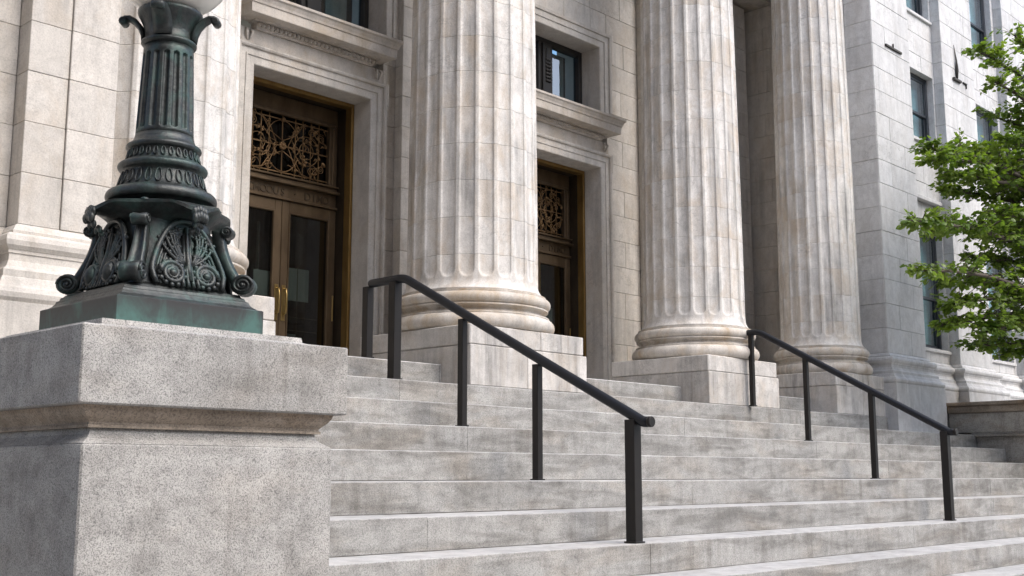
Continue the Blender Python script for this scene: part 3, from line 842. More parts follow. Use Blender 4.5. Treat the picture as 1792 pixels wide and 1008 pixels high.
GLYPH = {}
def bronze_door(d, label):
    x0, x1 = d; yd = 7.145
    m = MB()
    # outer gold bead, dark reveal lining, transom bars
    for s_, xx in ((1, x0), (-1, x1)):
        a, b = sorted((xx, xx + s_ * .024)); m.box(a, b, 6.976, 7.055, 2.25, ZD, .004)
    m.box(x0 + .024, x1 - .024, 6.976, 7.055, ZD - .030, ZD, .004)
    door = obj('bronze_door', m, M_GOLD, bld, ((x0 + x1) / 2, yd, 2.25)); door['label'] = label
    m = MB()
    for s_, xx in ((1, x0), (-1, x1)):
        a, b = sorted((xx + s_ * .001, xx + s_ * .020)); m.box(a, b, 7.056, 7.25, 2.25, ZD)
    m.box(x0 + .02, x1 - .02, 7.056, 7.25, ZD - .022, ZD - .001)
    obj('reveal_lining', m, M_DARKDOOR, door)
    ZL = 3.575                                # top of the leaves
    m = MB(); e = .028
    m.box(x0 + e, x1 - e, yd - .012, yd + .05, 3.70, 3.745, .005); m.box(x0 + e - .006, x1 - e + .006, yd - .042, yd + .03, 3.695, 3.715, .004)
    m.box(x0 + e - .006, x1 - e + .006, yd - .030, yd + .03, 3.746, 3.762, .004)
    m.box(x0 + e, x1 - e, yd - .02, yd + .05, ZL + .001, ZL + .018, .003)
    m.box(x0 + e, x1 - e, yd, yd + .05, 4.245, 4.385, .006); m.box(x0 + e + .03, x1 - e - .03, yd - .012, yd + .01, 4.235, 4.262, .004)
    for a, b in ((x0 + e, x0 + e + .075), (x1 - e - .075, x1 - e)):
        m.box(a, b, yd, yd + .05, 3.763, 4.2445, .005); mid = (a + b) / 2
        m.box(mid - .012, mid + .012, yd - .012, yd + .01, 3.766, 4.232, .005)
    obj('transom_frame', m, M_DOOR, door)
    m = MB(); m.box(x0 + e, x1 - e, yd + .004, yd + .05, ZL + .0185, 3.6945, .002)
    fr = obj('lettered_frieze', m, M_DOOR, door)
    zc_ = (ZL + .0185 + 3.6945) / 2; txt = 'JECMOOUS \u00b7 DIMO'; pitch = (x1 - x0 - .20) / len(txt)
    for i, ch in enumerate(txt):
        if ch == ' ': continue
        if ch not in GLYPH:
            fc = bpy.data.curves.new('letter', 'FONT'); fc.body = ch; fc.size = .082 * S; fc.extrude = .003 * S; fc.align_x = 'CENTER'; fc.resolution_u = 3; fc.offset = .0012
            tmp = bpy.data.objects.new('tmp', fc); COL.objects.link(tmp); dg = bpy.context.evaluated_depsgraph_get()
            me = bpy.data.meshes.new_from_object(tmp.evaluated_get(dg)); bpy.data.objects.remove(tmp)
            me.name = 'letter'; me.materials.clear(); me.materials.append(M_LETTER); GLYPH[ch] = me
        lt = reg(bpy.data.objects.new('letter', GLYPH[ch]), (x0 + .10 + pitch * (i + .5), yd + .001, zc_ - .031), door); lt.rotation_euler = (R(90), 0, 0)
    # grille
    gx0, gx1, gz0, gz1 = x0 + e + .075, x1 - e - .075, 3.763, 4.2445; gy = yd + .03
    cx, cz = (gx0 + gx1) / 2, (gz0 + gz1) / 2; gw, gh = (gx1 - gx0) / 2, (gz1 - gz0) / 2
    gr = MB(); rt = .0034
    for u in (-.80, -.62, -.45, -.28, 0, .28, .45, .62, .80):
        gr.box(cx + u * gw - .003, cx + u * gw + .003, gy - .004, gy + .004, gz0, gz1)
    for v in (-.86, 0, .86): gr.box(gx0, gx1, gy - .0035, gy + .0035, cz + v * gh - .004, cz + v * gh + .004)
    def arc(c_, r_, a0, a1, n=14, ry=None): return [(c_[0] + r_ * math.cos(R(a0 + (a1 - a0) * i / (n - 1))), gy - .006, c_[1] + (ry or r_) * math.sin(R(a0 + (a1 - a0) * i / (n - 1)))) for i in range(n)]
    for sx in (-1, 1):
        gr.tube(arc((cx + sx * .52 * gw, cz), .115, 0, 360, 26), rt, 6)
        gr.tube(arc((cx + sx * .52 * gw, cz), .065, 0, 360, 20), rt * .9, 6)
        for sz in (-1, 1):
            gr.tube(arc((cx + sx * .95 * gw, cz + sz * .95 * gh), .14, 180 if sx > 0 else 0, (270 if sz > 0 else 90) if sx > 0 else (-90 if sz > 0 else 90), 12), rt, 6)
            gr.tube([(x, gy - .006, z) for x, z in ((cx, cz + sz * .04), (cx + sx * .12, cz + sz * .10), (cx + sx * .18, cz + sz * .19), (cx + sx * .30, cz + sz * .215))], rt, 6)
            gr.tube([(cx + sx * .05, gy - .006, cz), (cx + sx * .28 * gw + .0, gy - .006, cz + sz * .62 * gh), (cx + sx * .50 * gw, gy - .006, cz + sz * .92 * gh)], rt, 6)
            sp = spiral((cx + sx * .27, gy - .008, cz + sz * .15), (sx, 0, 0), (0, 0, sz), .038, 1.7, 22); gr.tube([tuple(p) for p in sp], rt * .9, 5)
            sp = spiral((cx + sx * .36, gy - .008, cz + sz * .12), (-sx, 0, 0), (0, 0, sz), .034, 1.7, 22); gr.tube([tuple(p) for p in sp], rt * .9, 5)
            for (dx, dz) in ((.20, .10), (.235, .085), (.20, .065), (.30, .18), (.325, .05), (.39, .06), (.12, .16)):     # leaf sprays
                for j in range(3):
                    a = random.uniform(0, 2 * PI)
                    gr.tube([(cx + sx * dx, gy - .008, cz + sz * dz), (cx + sx * dx + .02 * math.cos(a), gy - .016, cz + sz * dz + .02 * math.sin(a)), (cx + sx * dx + .036 * math.cos(a + .5), gy - .006, cz + sz * dz + .036 * math.sin(a + .5))], [.003, .0085, .001], 5)
    for q in range(46):                       # loose tendrils
        u, v = random.uniform(-.95, .95), random.uniform(-.9, .9); a = random.uniform(0, 2 * PI); L = random.uniform(.05, .12); pts = []; x, z = cx + u * gw, cz + v * gh
        kk = random.choice((-1, 1)) * random.uniform(14, 34)
        for i in range(7):
            pts.append((x, gy - .006 - .006 * math.sin(i), z)); x += L / 6 * math.cos(a); z += L / 6 * math.sin(a); a += kk * L / 6
            x = min(max(x, gx0), gx1); z = min(max(z, gz0), gz1)
        gr.tube(pts, [.0036, .0034, .0034, .003, .0028, .0022, .0012], 5)
        if q % 2: gr.ball(pts[3], .0085, 5, 4)
    gr.tube(arc((cx, cz), .155, 20, 160, 18, .20), rt, 6); gr.tube(arc((cx, cz), .155, 200, 340, 18, .20), rt, 6)
    for k in range(8):
        a = 2 * PI * k / 8; gr.ball((cx + .022 * math.cos(a), gy - .008, cz + .022 * math.sin(a)), .013, 7, 5)
    gr.ball((cx, gy - .012, cz), .018, 8, 6); gr.ball((cx, gy - .008, gz1 - .035), .020, 8, 6)
    obj('transom_grille', gr, M_GRILLE, door)
    m = MB(); m.box(gx0, gx1, yd + .06, yd + .066, gz0, gz1); obj('transom_glass', m, M_TGLASS, door)
    # two leaves
    xm = (x0 + x1) / 2
    for (a, b, hs) in ((x0 + e, xm - .002, 1), (xm + .002, x1 - e, -1)):
        m = MB(); st = .062
        m.box(a, a + st, yd, yd + .045, 2.262, ZL, .004); m.box(b - st, b, yd, yd + .045, 2.262, ZL, .004)
        m.box(a + st, b - st, yd + .001, yd + .044, ZL - .085, ZL - .001, .003); m.box(a + st, b - st, yd + .001, yd + .044, 2.263, 2.42, .003)
        w_ = .012
        m.box(a + st, a + st + w_, yd - .006, yd + .02, 2.42, ZL - .085, .003); m.box(b - st - w_, b - st, yd - .006, yd + .02, 2.42, ZL - .085, .003)
        m.box(a + st + w_, b - st - w_, yd - .006, yd + .02, ZL - .097, ZL - .085, .003); m.box(a + st + w_, b - st - w_, yd - .006, yd + .02, 2.42, 2.432, .003)
        obj('door_leaf', m, M_DOOR, door)
        m = MB(); m.box(a + st + .001, b - st - .001, yd + .021, yd + .027, 2.421, ZL - .086); obj('glass_pane', m, M_GLASS, door)
        hx = (b - st / 2) if hs == 1 else (a + st / 2)
        m = MB(); m.box(hx - .017, hx + .017, yd - .008, yd, 2.66, 2.93, .003)
        m.tube([(hx, yd - .006, 2.71), (hx, yd - .036, 2.715), (hx, yd - .044, 2.75), (hx, yd - .044, 2.86), (hx, yd - .036, 2.895), (hx, yd - .006, 2.90)], .0085, 8)
        obj('door_handle', m, M_BRASS, door)
    m = MB(); m.box(x1 - e - .022, x1 - e - .010, yd - .012, yd, 2.70, 2.90, .003); obj('hinge_strip', m, M_BRASS, door)
    for (ua, ub, za, zb) in ((.07, .30, 2.83, 3.08), (-.20, -.03, 2.84, 3.03), (-.19, -.05, 2.74, 2.82), (-.33, -.28, 3.20, 3.42)):  # pale sheets added for notices and, on the right leaf, the street's bright reflection
        m = MB(); m.box(xm + ua, xm + ub, yd + .05, yd + .053, za, zb); obj('notice_reflection', m, M_PAPER, door)
    m = MB(); m.box(xm + .19, xm + .196, yd + .046, yd + .049, 2.43, 3.1); m.box(xm + .09, xm + .38, yd + .046, yd + .049, 2.60, 2.606); m.box(xm + .09, xm + .38, yd + .046, yd + .049, 2.70, 2.706); obj('inner_bar', m, M_DOOR, door)
    # the room behind the glass
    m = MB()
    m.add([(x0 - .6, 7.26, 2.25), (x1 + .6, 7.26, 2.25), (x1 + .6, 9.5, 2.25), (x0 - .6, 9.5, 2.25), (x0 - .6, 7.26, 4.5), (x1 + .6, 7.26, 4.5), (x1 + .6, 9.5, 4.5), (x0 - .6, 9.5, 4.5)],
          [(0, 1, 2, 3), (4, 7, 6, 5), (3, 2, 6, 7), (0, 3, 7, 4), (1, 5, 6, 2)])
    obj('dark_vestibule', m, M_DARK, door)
    m = MB()
    m.box(xm - .36, xm - .12, 7.7, 7.72, 2.75, 3.10); m.box(xm - .34, xm - .14, 7.66, 7.70, 2.55, 2.72)
    m.box(xm + .10, xm + .115, 7.6, 7.62, 2.3, 3.5); m.box(xm - .4, xm + .5, 7.62, 7.64, 2.62, 2.64); m.box(xm - .4, xm + .5, 7.62, 7.64, 2.50, 2.515)
    obj('vestibule_screen', m, M_PAPER, door)
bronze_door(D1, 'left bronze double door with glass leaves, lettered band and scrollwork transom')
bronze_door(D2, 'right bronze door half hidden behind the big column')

def upper_window(wn, label):
    x0, x1 = wn; yg = 7.02
    sr = MB(); path = [(x1, ZW0 - .0), (x1, ZW1), (x0, ZW1), (x0, ZW0)]
    prof = [(0, YW + .22), (0, YW - .015), (.006, YW - .022), (.062, YW - .022), (.066, YW - .032), (.12, YW - .032), (.124, YW - .046), (.150, YW - .05), (.154, YW + .03)]
    sr.sweep(path, prof, fn=lambda u, v, h: (u, h, v)); o = obj('window_surround', sr, M_FACE, bld); recalc(o)
    for xx in (x0, x1):
        m = MB(); s_ = 1 if xx == x1 else -1; a, b = sorted((xx + s_ * .155, xx + s_ * .19)); m.box(a, b, YW - .045, YW + .02, ZW1 - .14, ZW1 + .16, .004)
        obj('surround_ear', m, M_FACE, o)
    m = MB(); fw = .05
    m.box(x0, x0 + fw, yg - .02, yg + .05, ZW0, ZW1, .004); m.box(x1 - fw, x1, yg - .02, yg + .05, ZW0, ZW1, .004)
    m.box(x0 + fw, x1 - fw, yg - .019, yg + .05, ZW1 - .05, ZW1, .004); m.box(x0 + fw, x1 - fw, yg - .019, yg + .05, ZW0, ZW0 + .045, .004)
    xm = (x0 + x1) / 2 + .17
    m.box(xm - .13, xm - .088, yg - .015, yg + .05, ZW0 + .045, ZW1 - .05, .003)
    f_ = obj('upper_window', m, M_BLACKFRAME, bld); f_['label'] = label
    m = MB(); m.box(xm - .085, xm + .045, yg - .035, yg + .05, ZW0 + .0451, ZW1 - .0501, .004)
    for i in range(7):
        for j in (-1, 0, 1): m.ball((xm - .02 + j * .022, yg - .036, ZW0 + .22 + i * .035), .016, 7, 5)
    m.box(xm - .05, xm + .01, yg - .044, yg - .035, ZW1 - .2, ZW1 - .1, .004)
    obj('ornamented_mullion', m, M_BLACKFRAME, f_)
    m = MB(); m.box(x0 + fw, xm - .13, yg + .02, yg + .026, ZW0 + .045, ZW1 - .05); obj('glass_pane', m, M_WGLASS, f_)
    m = MB(); m.box(xm + .045, x1 - fw, yg + .02, yg + .026, ZW0 + .045, ZW1 - .05); obj('glass_pane', m, M_WGLASS, f_)
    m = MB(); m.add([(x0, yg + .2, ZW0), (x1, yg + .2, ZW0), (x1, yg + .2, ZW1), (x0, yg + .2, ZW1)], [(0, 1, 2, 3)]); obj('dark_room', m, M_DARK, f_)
    m = MB(); m.box(xm + .2, x1 - .12, yg + .12, yg + .13, ZW0 + .04, ZW1 - .05); obj('window_blind', m, M_BLIND, f_)
upper_window(W1, 'dark window above the left door'); upper_window(W2, 'dark window above the right door')

# wall base inside the portico, ceiling and entablature
m = MB()
for a, b in ((D1[1] + .16, D2[0] - .16), (D2[1] + .16, 11.03)):
    m.box(a, b, YW - .09, YW + .01, 2.251, 2.36, .006); m.box(a, b, YW - .085, YW + .01, 2.36, 2.42, .02)
obj('skirting_course', m, M_FACE, bld)
m = MB(); m.box(2.4, 11.03, 6.46, 7.2, 6.78, 7.9); obj('portico_ceiling', m, M_TRIM, bld)
m = MB(); m.box(2.3, 11.13, 5.36, 6.455, 7.752, 9.0, .01); m.box(2.2, 11.13, 5.25, 6.455, 9.002, 9.5, .02); obj('entablature', m, M_FACE, bld)
# side wall of the portico (faces left) and antae corner
sw = obj('portico_side_wall', MB().box(11.06, 11.6, 5.68, 7.4, 2.1, 7.2), M_MORTAR, bld)
ashlar(sw, M_FACE, 5.68, 6.86, 2.25, 6.78, 11.03, .05, .25, (), (.4, .6), axis='y', seed=9)

# moulded wall base
def base_prof(z0, z1):
    H = z1 - z0
    raw = [(.0, 1.0), (.012, .98), (.024, .93), (.030, .905), (.030, .86), (.056, .855), (.072, .82), (.078, .76), (.074, .70), (.060, .655), (.056, .65), (.056, .61), (.050, .605), (.052, .52), (.066, .44), (.082, .40), (.086, .395), (.086, .31), (.092, .30), (.104, .22), (.108, .20), (.122, .17), (.132, .11), (.130, .05), (.118, .0), (.130, -.001)]
    return [(p, z0 + f * H) for p, f in raw]
fnp = lambda u, v, h: (u, v, h)
def wall_base(path, z0, z1, zb, mat):
    m = MB(); prof = base_prof(z0, z1) + [(.130, zb)]
    m.sweep(path, prof, fn=fnp); o = obj('moulded_base', m, mat, bld); recalc(o); return o

# ---- right wing
YP, YB = 5.338, 5.45
XA, XB0, XB1, XC0, XC1, XD0 = 11.13, 12.02, 12.90, 13.83, 14.89, 15.83
ZT = 8.6
wing = obj('wing_wall', MB().box(XA + .02, 19.0, YB + .26, 7.6, 0, ZT + .4).box(XA + .04, XA + .3, YP + .05, YB + .27, 0, ZT + .4), M_MORTAR, bld)
rows = [(2.91, 4.24), (5.30, 6.12), (6.82, 7.86)]
ZB = 2.76
ashlar(wing, M_WING, XA, XB0, ZB, ZT, YP, .30, .25, (), (.50, .80), seed=21, gap=.0015)
ashlar(wing, M_WING, XB1, XC0, ZB, ZT, YP, .30, .25, (), (.47, .70), seed=22, gap=.0015)
ashlar(wing, M_WING, XC1, XD0, ZB, ZT, YP, .30, .25, (), (.47, .70), seed=23, gap=.0015)
hb = lambda a, b: [(a, b, z0, z1) for z0, z1 in rows] + [(a, b, 4.24, 4.60)]
WA, WB, WC = (XB0 + .02, 12.865), (XC0 + .02, 14.81), (XD0 + .02, 16.80)
ashlar(wing, M_WING, XB0, XB1, ZB, ZT, YB, .22, .25, hb(*WA), (.3, .5), seed=24, gap=.0015)
ashlar(wing, M_WING, XC0, XC1, ZB, ZT, YB, .22, .25, hb(*WB), (.3, .5), seed=25, gap=.0015)
ashlar(wing, M_WING, XD0, 17.0, ZB, ZT, YB, .22, .25, hb(*WC), (.3, .5), seed=26, gap=.0015)
m = MB(); m.box(17.0, 19.0, YP, YP + .4, 0, ZT); obj('end_pier', m, M_WING, bld)
# left face of the wing corner and the strip behind it
ret = obj('corner_return', MB().box(XA + .06, XA + .3, YP + .06, 5.66, 2.1, ZT), M_MORTAR, bld)
ashlar(ret, M_WING, YP + .008, 5.65, ZB, ZT, XA - .004, .05, .25, (), (.35, .5), axis='y', seed=31)
m = MB(); m.box(11.02, XA + .05, 5.655, 5.75, 2.25, ZT, .005); obj('corner_strip', m, M_WING, bld)
wall_base([(XA, 5.66), (XA, YP), (XB0, YP), (XB0, YB), (XB1, YB), (XB1, YP), (XC0, YP), (XC0, YB), (XC1, YB), (XC1, YP), (XD0, YP), (XD0, YB), (17, YB), (17, YP), (19, YP)], 2.44, ZB, 0.0, M_WING)

def wing_window(wx, z0, z1, label, panel=False):
    x0, x1 = wx; yg = YB + .075; zt = z1
    m = MB(); fw = .040
    m.box(x0, x0 + fw, yg, yg + .07, z0, z1, .003); m.box(x1 - fw, x1, yg, yg + .07, z0, z1, .003)
    m.box(x0 + fw, x1 - fw, yg + .001, yg + .07, z1 - .035, z1, .003); m.box(x0 + fw, x1 - fw, yg + .001, yg + .07, z0, z0 + .035, .003)
    o = obj('window', m, M_FRAME, bld); o['label'] = label
    zm = z0 + (z1 - z0) * .44
    for (a, b, oy) in ((z0 + .035, zm + .012, .030), (zm - .012, z1 - .035, .010)):
        m = MB(); sfw = .028
        m.box(x0 + fw, x0 + fw + sfw, yg + oy, yg + oy + .02, a, b); m.box(x1 - fw - sfw, x1 - fw, yg + oy, yg + oy + .02, a, b)
        m.box(x0 + fw + sfw, x1 - fw - sfw, yg + oy + .001, yg + oy + .02, a, a + .026); m.box(x0 + fw + sfw, x1 - fw - sfw, yg + oy + .001, yg + oy + .02, b - .026, b)
        obj('sash', m, M_FRAME, o)
        m = MB(); m.box(x0 + fw + sfw, x1 - fw - sfw, yg + oy + .008, yg + oy + .012, a + .026, b - .026); obj('glass_pane', m, M_WGLASS, o)
    m = MB(); pts0 = []; n = 26
    for i in range(n + 1):
        u = x0 + fw + (x1 - x0 - 2 * fw) * i / n; pts0.append((u, yg + .11 + .008 * math.sin(i * 1.9) + .005 * math.sin(i * .7)))
    vs = [(u, y, z0) for u, y in pts0] + [(u, y, z1) for u, y in pts0]
    keep = [i for i in range(n) if not (8 <= i <= 13)]
    m.add(vs, [(i, i + 1, n + 2 + i, n + 1 + i) for i in keep], True); obj('curtain', m, M_CURTAIN, o)
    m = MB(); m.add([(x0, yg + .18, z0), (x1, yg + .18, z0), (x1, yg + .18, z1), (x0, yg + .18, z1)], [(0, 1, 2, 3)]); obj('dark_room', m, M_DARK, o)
    m = MB(); m.box(x0 - .01, x1 + .01, YB + .012, YB + .075, z0 - .0, z0 + .004); m.box(x0 - .015, x1 + .02, YB - .026, YB + .012, z0 - .040, z0 - .003, .004); obj('window_sill', m, M_WING, o)
    m = MB(); m.box(x1 + .0005, x1 + .02, YB + .008, YB + .22, z0, z1); obj('stone_jamb', m, M_WING, o)
    if panel:
        m = MB(); m.box(x0, x1, YB + .05, YB + .2, z1 + .002, 4.585, .004); m.box(x0 - .0, x1 + .02, YB - .022, YB + .05, 4.586, 4.63, .004); obj('blind_panel', m, M_WING, o)
names = ['lowest', 'middle', 'upper']
for bi, wx in enumerate((WA, WB, WC)):
    for ri, (z0, z1) in enumerate(rows):
        wing_window(wx, z0, z1, ['nearest bay', 'middle bay', 'far bay'][bi] + ' of the wing, ' + names[ri] + ' sash window', ri == 0)
# small iron remnants on the wing wall
m = MB(); m.box(11.42, 11.80, YP - .02, YP + .004, 6.10, 6.125, .003); m.box(11.60, 11.606, YP - .018, YP, 6.125, 6.17); obj('wall_bracket', m, M_IRON, bld)
m = MB(); m.box(13.17, 13.38, YP - .03, YP + .004, 6.165, 6.195, .003); m.tube([(13.28, YP - .012, 6.2), (13.275, YP - .02, 6.30), (13.27, YP - .02, 6.42), (13.255, YP - .006, 6.62)], [.014, .02, .012, .003], 8); obj('wall_bracket', m, M_IRON, bld)
m = MB(); m.box(13.46, 13.56, YP - .02, YP + .004, 6.19, 6.205, .002); m.box(13.545, 13.556, YP - .015, YP, 6.14, 6.19); obj('wall_bracket', m, M_IRON, bld)

# ---- left pavilion
lw = obj('left_wall', MB().box(-.5, 2.78, 5.66, 7.4, 0, 8.6).box(2.29, 2.66, 5.38, 5.67, 0, 8.6), M_MORTAR, bld)
ZL0 = 2.69
ashlar(lw, M_FACE, -.5, 2.249, ZL0, 5.2, 5.47, .2, .246, (), (.5, .9), gap=.0008, seed=41)
ashlar(lw, M_FACE, 2.25, 2.4528, ZL0, 5.2, 5.348, .2, .246, (), (.5, .9), gap=.0008, seed=42)
ashlar(lw, M_FACE, 2.4532, 2.70, ZL0, 5.2, 5.336, .22, .246, (), (.5, .9), gap=.0008, seed=43)
m = MB(); m.box(-.5, 2.70, 5.34, 5.66, 5.202, 8.6); obj('upper_left_wall', m, M_FACE, bld)
wall_base([(-.5, 5.47), (2.25, 5.47), (2.25, 5.345), (2.70, 5.345), (2.70, 5.66)], 2.305, ZL0, 0.0, M_FACE)

# ------------------------------------------------------------------ cheek walls beside the stairs
ck = thing('cheek_wall', 'stained grey stone cheek wall with a dark cap at the right end of the stairs', 'wall', (12.6, 4.3, 0))
cy0, cy1 = 2.2, 5.305
for (a, b) in ((cy0, 3.9), (3.9, cy1)):
    m = MB(); m.box(X_R + .004, 12.74, a + .001, b - .001, 0, 1.93, .006); obj('wall_block', m, M_CHEEK, ck)
m = MB(); m.box(X_R - .045, 12.74, 3.0, 5.08, 1.9305, 1.958, .006); m.box(X_R - .025, 12.738, 3.02, 5.06, 1.9585, 1.972, .005); obj('ledge_moulding', m, M_CHEEK, ck)
for (a, b) in ((3.0, 4.15), (4.15, cy1)):
    m = MB(); m.box(X_R - .003, 12.735, a + .001, b - .001, 1.9725, 2.185, .006); obj('wall_block', m, M_CHEEK, ck)
for (a, b) in ((2.98, 4.35), (4.35, 5.312)):
    m = MB(); m.box(X_R - .03, 12.742, a + .001, b - .001, 2.187, 2.262, .008); m.box(X_R - .07, 12.745, a + .001 - (.04 if a < 3 else 0), b - .001, 2.2625, 2.30, .008); obj('cap_stone', m, M_NECK, ck)
lc = thing('cheek_wall', 'low granite wall running back from the lamp pedestal along the left edge of the stairs', 'wall', (2.1, 4.8, 0))
m = MB(); m.box(1.68, 2.592, 4.32, 5.2, 0, 1.9, .008); obj('wall_block', m, M_PED, lc)

# ------------------------------------------------------------------ handrails
def handrail(x, path, posts, label):
    hr = thing('handrail', label, 'handrail', (x, posts[1][0], posts[-1][1]), 'black metal handrails on the stairs')
    m = MB(); r_ = .0265
    P = [Vector((x, y, z)) for y, z in path]
    pts = [P[0]]
    for i in range(1, len(P) - 1):
        a, b, c_ = P[i - 1], P[i], P[i + 1]; d0 = (a - b).normalized(); d1 = (c_ - b).normalized(); L = .05 if i == 1 else .012
        for t__ in [j / 5 for j in range(6)]:
            pts.append((b + d0 * L) * (1 - t__) ** 2 + b * 2 * t__ * (1 - t__) + (b + d1 * L) * t__ ** 2)
    pts.append(P[-1])
    e0 = (P[0] - P[1]).normalized(); e1 = (P[-1] - P[-2]).normalized()
    pts = [P[0] + e0 * .012, P[0] + e0 * .009] + pts + [P[-1] + e1 * .002]
    rs = [r_ * .55, r_ * .88] + [r_] * (len(pts) - 3) + [r_ * .93]
    m.tube([tuple(p) for p in pts], rs, 20); obj('rail', m, M_RAIL, hr)
    m = MB(); m.tube([tuple(P[-1] + e1 * .0025), tuple(P[-1] + e1 * .004), tuple(P[-1] + e1 * .020), tuple(P[-1] + e1 * .024)], [r_ * .9, r_ * 1.02, r_ * 1.02, r_ * .9], 20); obj('end_cap', m, M_POST, hr)
    for (y, z, zt, hw) in posts:
        m = MB(); m.box(x - hw, x + hw, y - hw, y + hw, z + .005, zt, .0025); p_ = obj('post', m, M_POST, hr)
        m = MB(); m.box(x - hw - .008, x + hw + .008, y - hw - .008, y + hw + .008, z + .0005, z + .0085, .002); obj('base_plate', m, M_POST, p_)
sl = lambda y: 2.690 + (y - 5.311) * .516
handrail(4.61, [(5.62, 2.718), (5.305, 2.718), (3.50, 1.786), (3.472, 1.786)],
         [(5.652, 2.25, 2.70, .026), (5.39, 2.10, 2.70, .030), (4.79, 1.80, sl(4.79) - .005, .021), (4.21, 1.50, sl(4.21) - .005, .021), (3.57, 1.20, 1.80, .030)],
         'nearer black metal handrail, its top end in front of the column between the doors')
sr_ = lambda y: 2.722 + (y - 5.215) * .545
handrail(8.48, [(5.315, 2.722), (5.215, 2.722), (3.62, 1.842), (3.590, 1.842)],
         [(5.290, 2.10, 2.70, .019), (4.785, 1.80, sr_(4.785) - .005, .019), (4.225, 1.50, sr_(4.225) - .005, .021), (3.66, 1.20, 1.85, .028)],
         'farther black metal handrail on the right part of the steps')

# ------------------------------------------------------------------ trees
def leaf_mat(name, a, b):
    t = NT(name); p = t.pos(); n = t.noise(p, 3.0, 3, .6); n2 = t.noise(p, 22, 2, .6)
    c = t.mix(a, b, t.ramp(t.math('ADD', t.math('MULTIPLY', n, .6), t.math('MULTIPLY', n2, .4)), [(.35, 0), (.68, 1)]))
    t.l(c, t.b.inputs['Base Color']); t.b.inputs['Roughness'].default_value = .45
    tl = t.n('ShaderNodeBsdfTranslucent'); t.l(t.mix(c, (1.35, 1.5, .5), 1.0, 'MULTIPLY'), tl.inputs[0])
    mx = t.n('ShaderNodeMixShader'); mx.inputs[0].default_value = .45
    t.l(t.b.outputs[0], mx.inputs[1]); t.l(tl.outputs[0], mx.inputs[2]); t.l(mx.outputs[0], t.t.nodes['Material Output'].inputs['Surface'])
    return t.m
M_LEAF = leaf_mat('maple_leaf', (.08, .145, .026), (.22, .285, .06))
M_BARK = plain('bark', (.085, .07, .055), .9, 0, .35, 20)
def tree(loc, label, boughs, trunk_h, n_per, leaf, seed, spread=.30):
    rng = random.Random(seed); tr = thing('street_tree', label, 'tree', loc)
    X, Y, Z = loc; T = Vector(loc)
    m = MB(); m.tube([(X, Y, 0), (X + .01, Y, .5), (X - .02, Y + .01, 1.4), (X + .03, Y, trunk_h * .6), (X, Y - .02, trunk_h)], [.15, .12, .105, .09, .03], 12); obj('trunk', m, M_BARK, tr)
    br = MB(); lv = []; fs = []
    def leafq(c_, d):
        n = Vector((rng.gauss(0, .55), rng.gauss(0, .55), 1)).normalized()
        d = (d + Vector((rng.gauss(0, .6), rng.gauss(0, .6), rng.gauss(-.25, .35)))).normalized()
        s_ = d.cross(n)
        if s_.length < 1e-3: return
        s_.normalize(); n = s_.cross(d); L = leaf * rng.uniform(.65, 1.25); W_ = L * rng.uniform(.36, .52)
        b = len(lv)
        lv.extend([tuple(c_), tuple(c_ + d * L * .30 + s_ * W_ * .85 - n * L * .05), tuple(c_ + d * L * .62 + s_ * W_ * .7 - n * L * .08), tuple(c_ + d * L - n * L * .18), tuple(c_ + d * L * .62 - s_ * W_ * .7 - n * L * .08), tuple(c_ + d * L * .30 - s_ * W_ * .85 - n * L * .05), tuple(c_ + d * L * .45)])
        fs.extend([(b, b + 1, b + 6), (b + 1, b + 2, b + 6), (b + 2, b + 3, b + 6), (b + 3, b + 4, b + 6), (b + 4, b + 5, b + 6), (b + 5, b, b + 6)])
    for (start, tip, sag, dens) in boughs:
        A_ = T + Vector((0, 0, start)); B_ = Vector(tip); L = (B_ - A_).length; pts = []
        n = 14
        for i in range(n):
            f = i / (n - 1); p_ = A_.lerp(B_, f) + Vector((0, 0, math.sin(f * PI) * sag)) + Vector((rng.gauss(0, .02), rng.gauss(0, .02), rng.gauss(0, .015))) * (1 - abs(2 * f - 1))
            pts.append(p_)
        br.tube([tuple(p) for p in pts], [.038 * (1 - .88 * i / (n - 1)) + .003 for i in range(n)], 7)
        nt_ = int(n_per * dens * L)
        for q in range(nt_):
            f = 1 - rng.random() ** 1.35 * .88; i = f * (n - 1); i0 = min(int(i), n - 2); base = pts[i0].lerp(pts[i0 + 1], i - i0)
            tl = spread * (.35 + .9 * (1 - f)) * rng.uniform(.5, 1.3)
            a = rng.uniform(0, 2 * PI); along = (B_ - A_).normalized()
            d = (along * rng.uniform(.25, 1.0) + Vector((math.cos(a), math.sin(a) * .8, rng.uniform(-.35, .45)))).normalized()
            tip_ = base + d * tl
            mid = base.lerp(tip_, .5) + Vector((0, 0, .02))
            br.tube([tuple(base), tuple(mid), tuple(tip_)], [.006, .004, .0015], 4, cap=False)
            for j in range(rng.randint(9, 15)):
                g_ = rng.uniform(.25, 1.05); pp = base.lerp(tip_, g_) + Vector((rng.gauss(0, .018), rng.gauss(0, .018), rng.gauss(0, .014)))
                leafq(pp, d)
    obj('branch', br, M_BARK, tr)
    me = MB(); me.add(lv, fs); obj('crown', me, M_LEAF, tr)
TX, TY = 12.9, 3.75
bg_ = []
rt = random.Random(5)
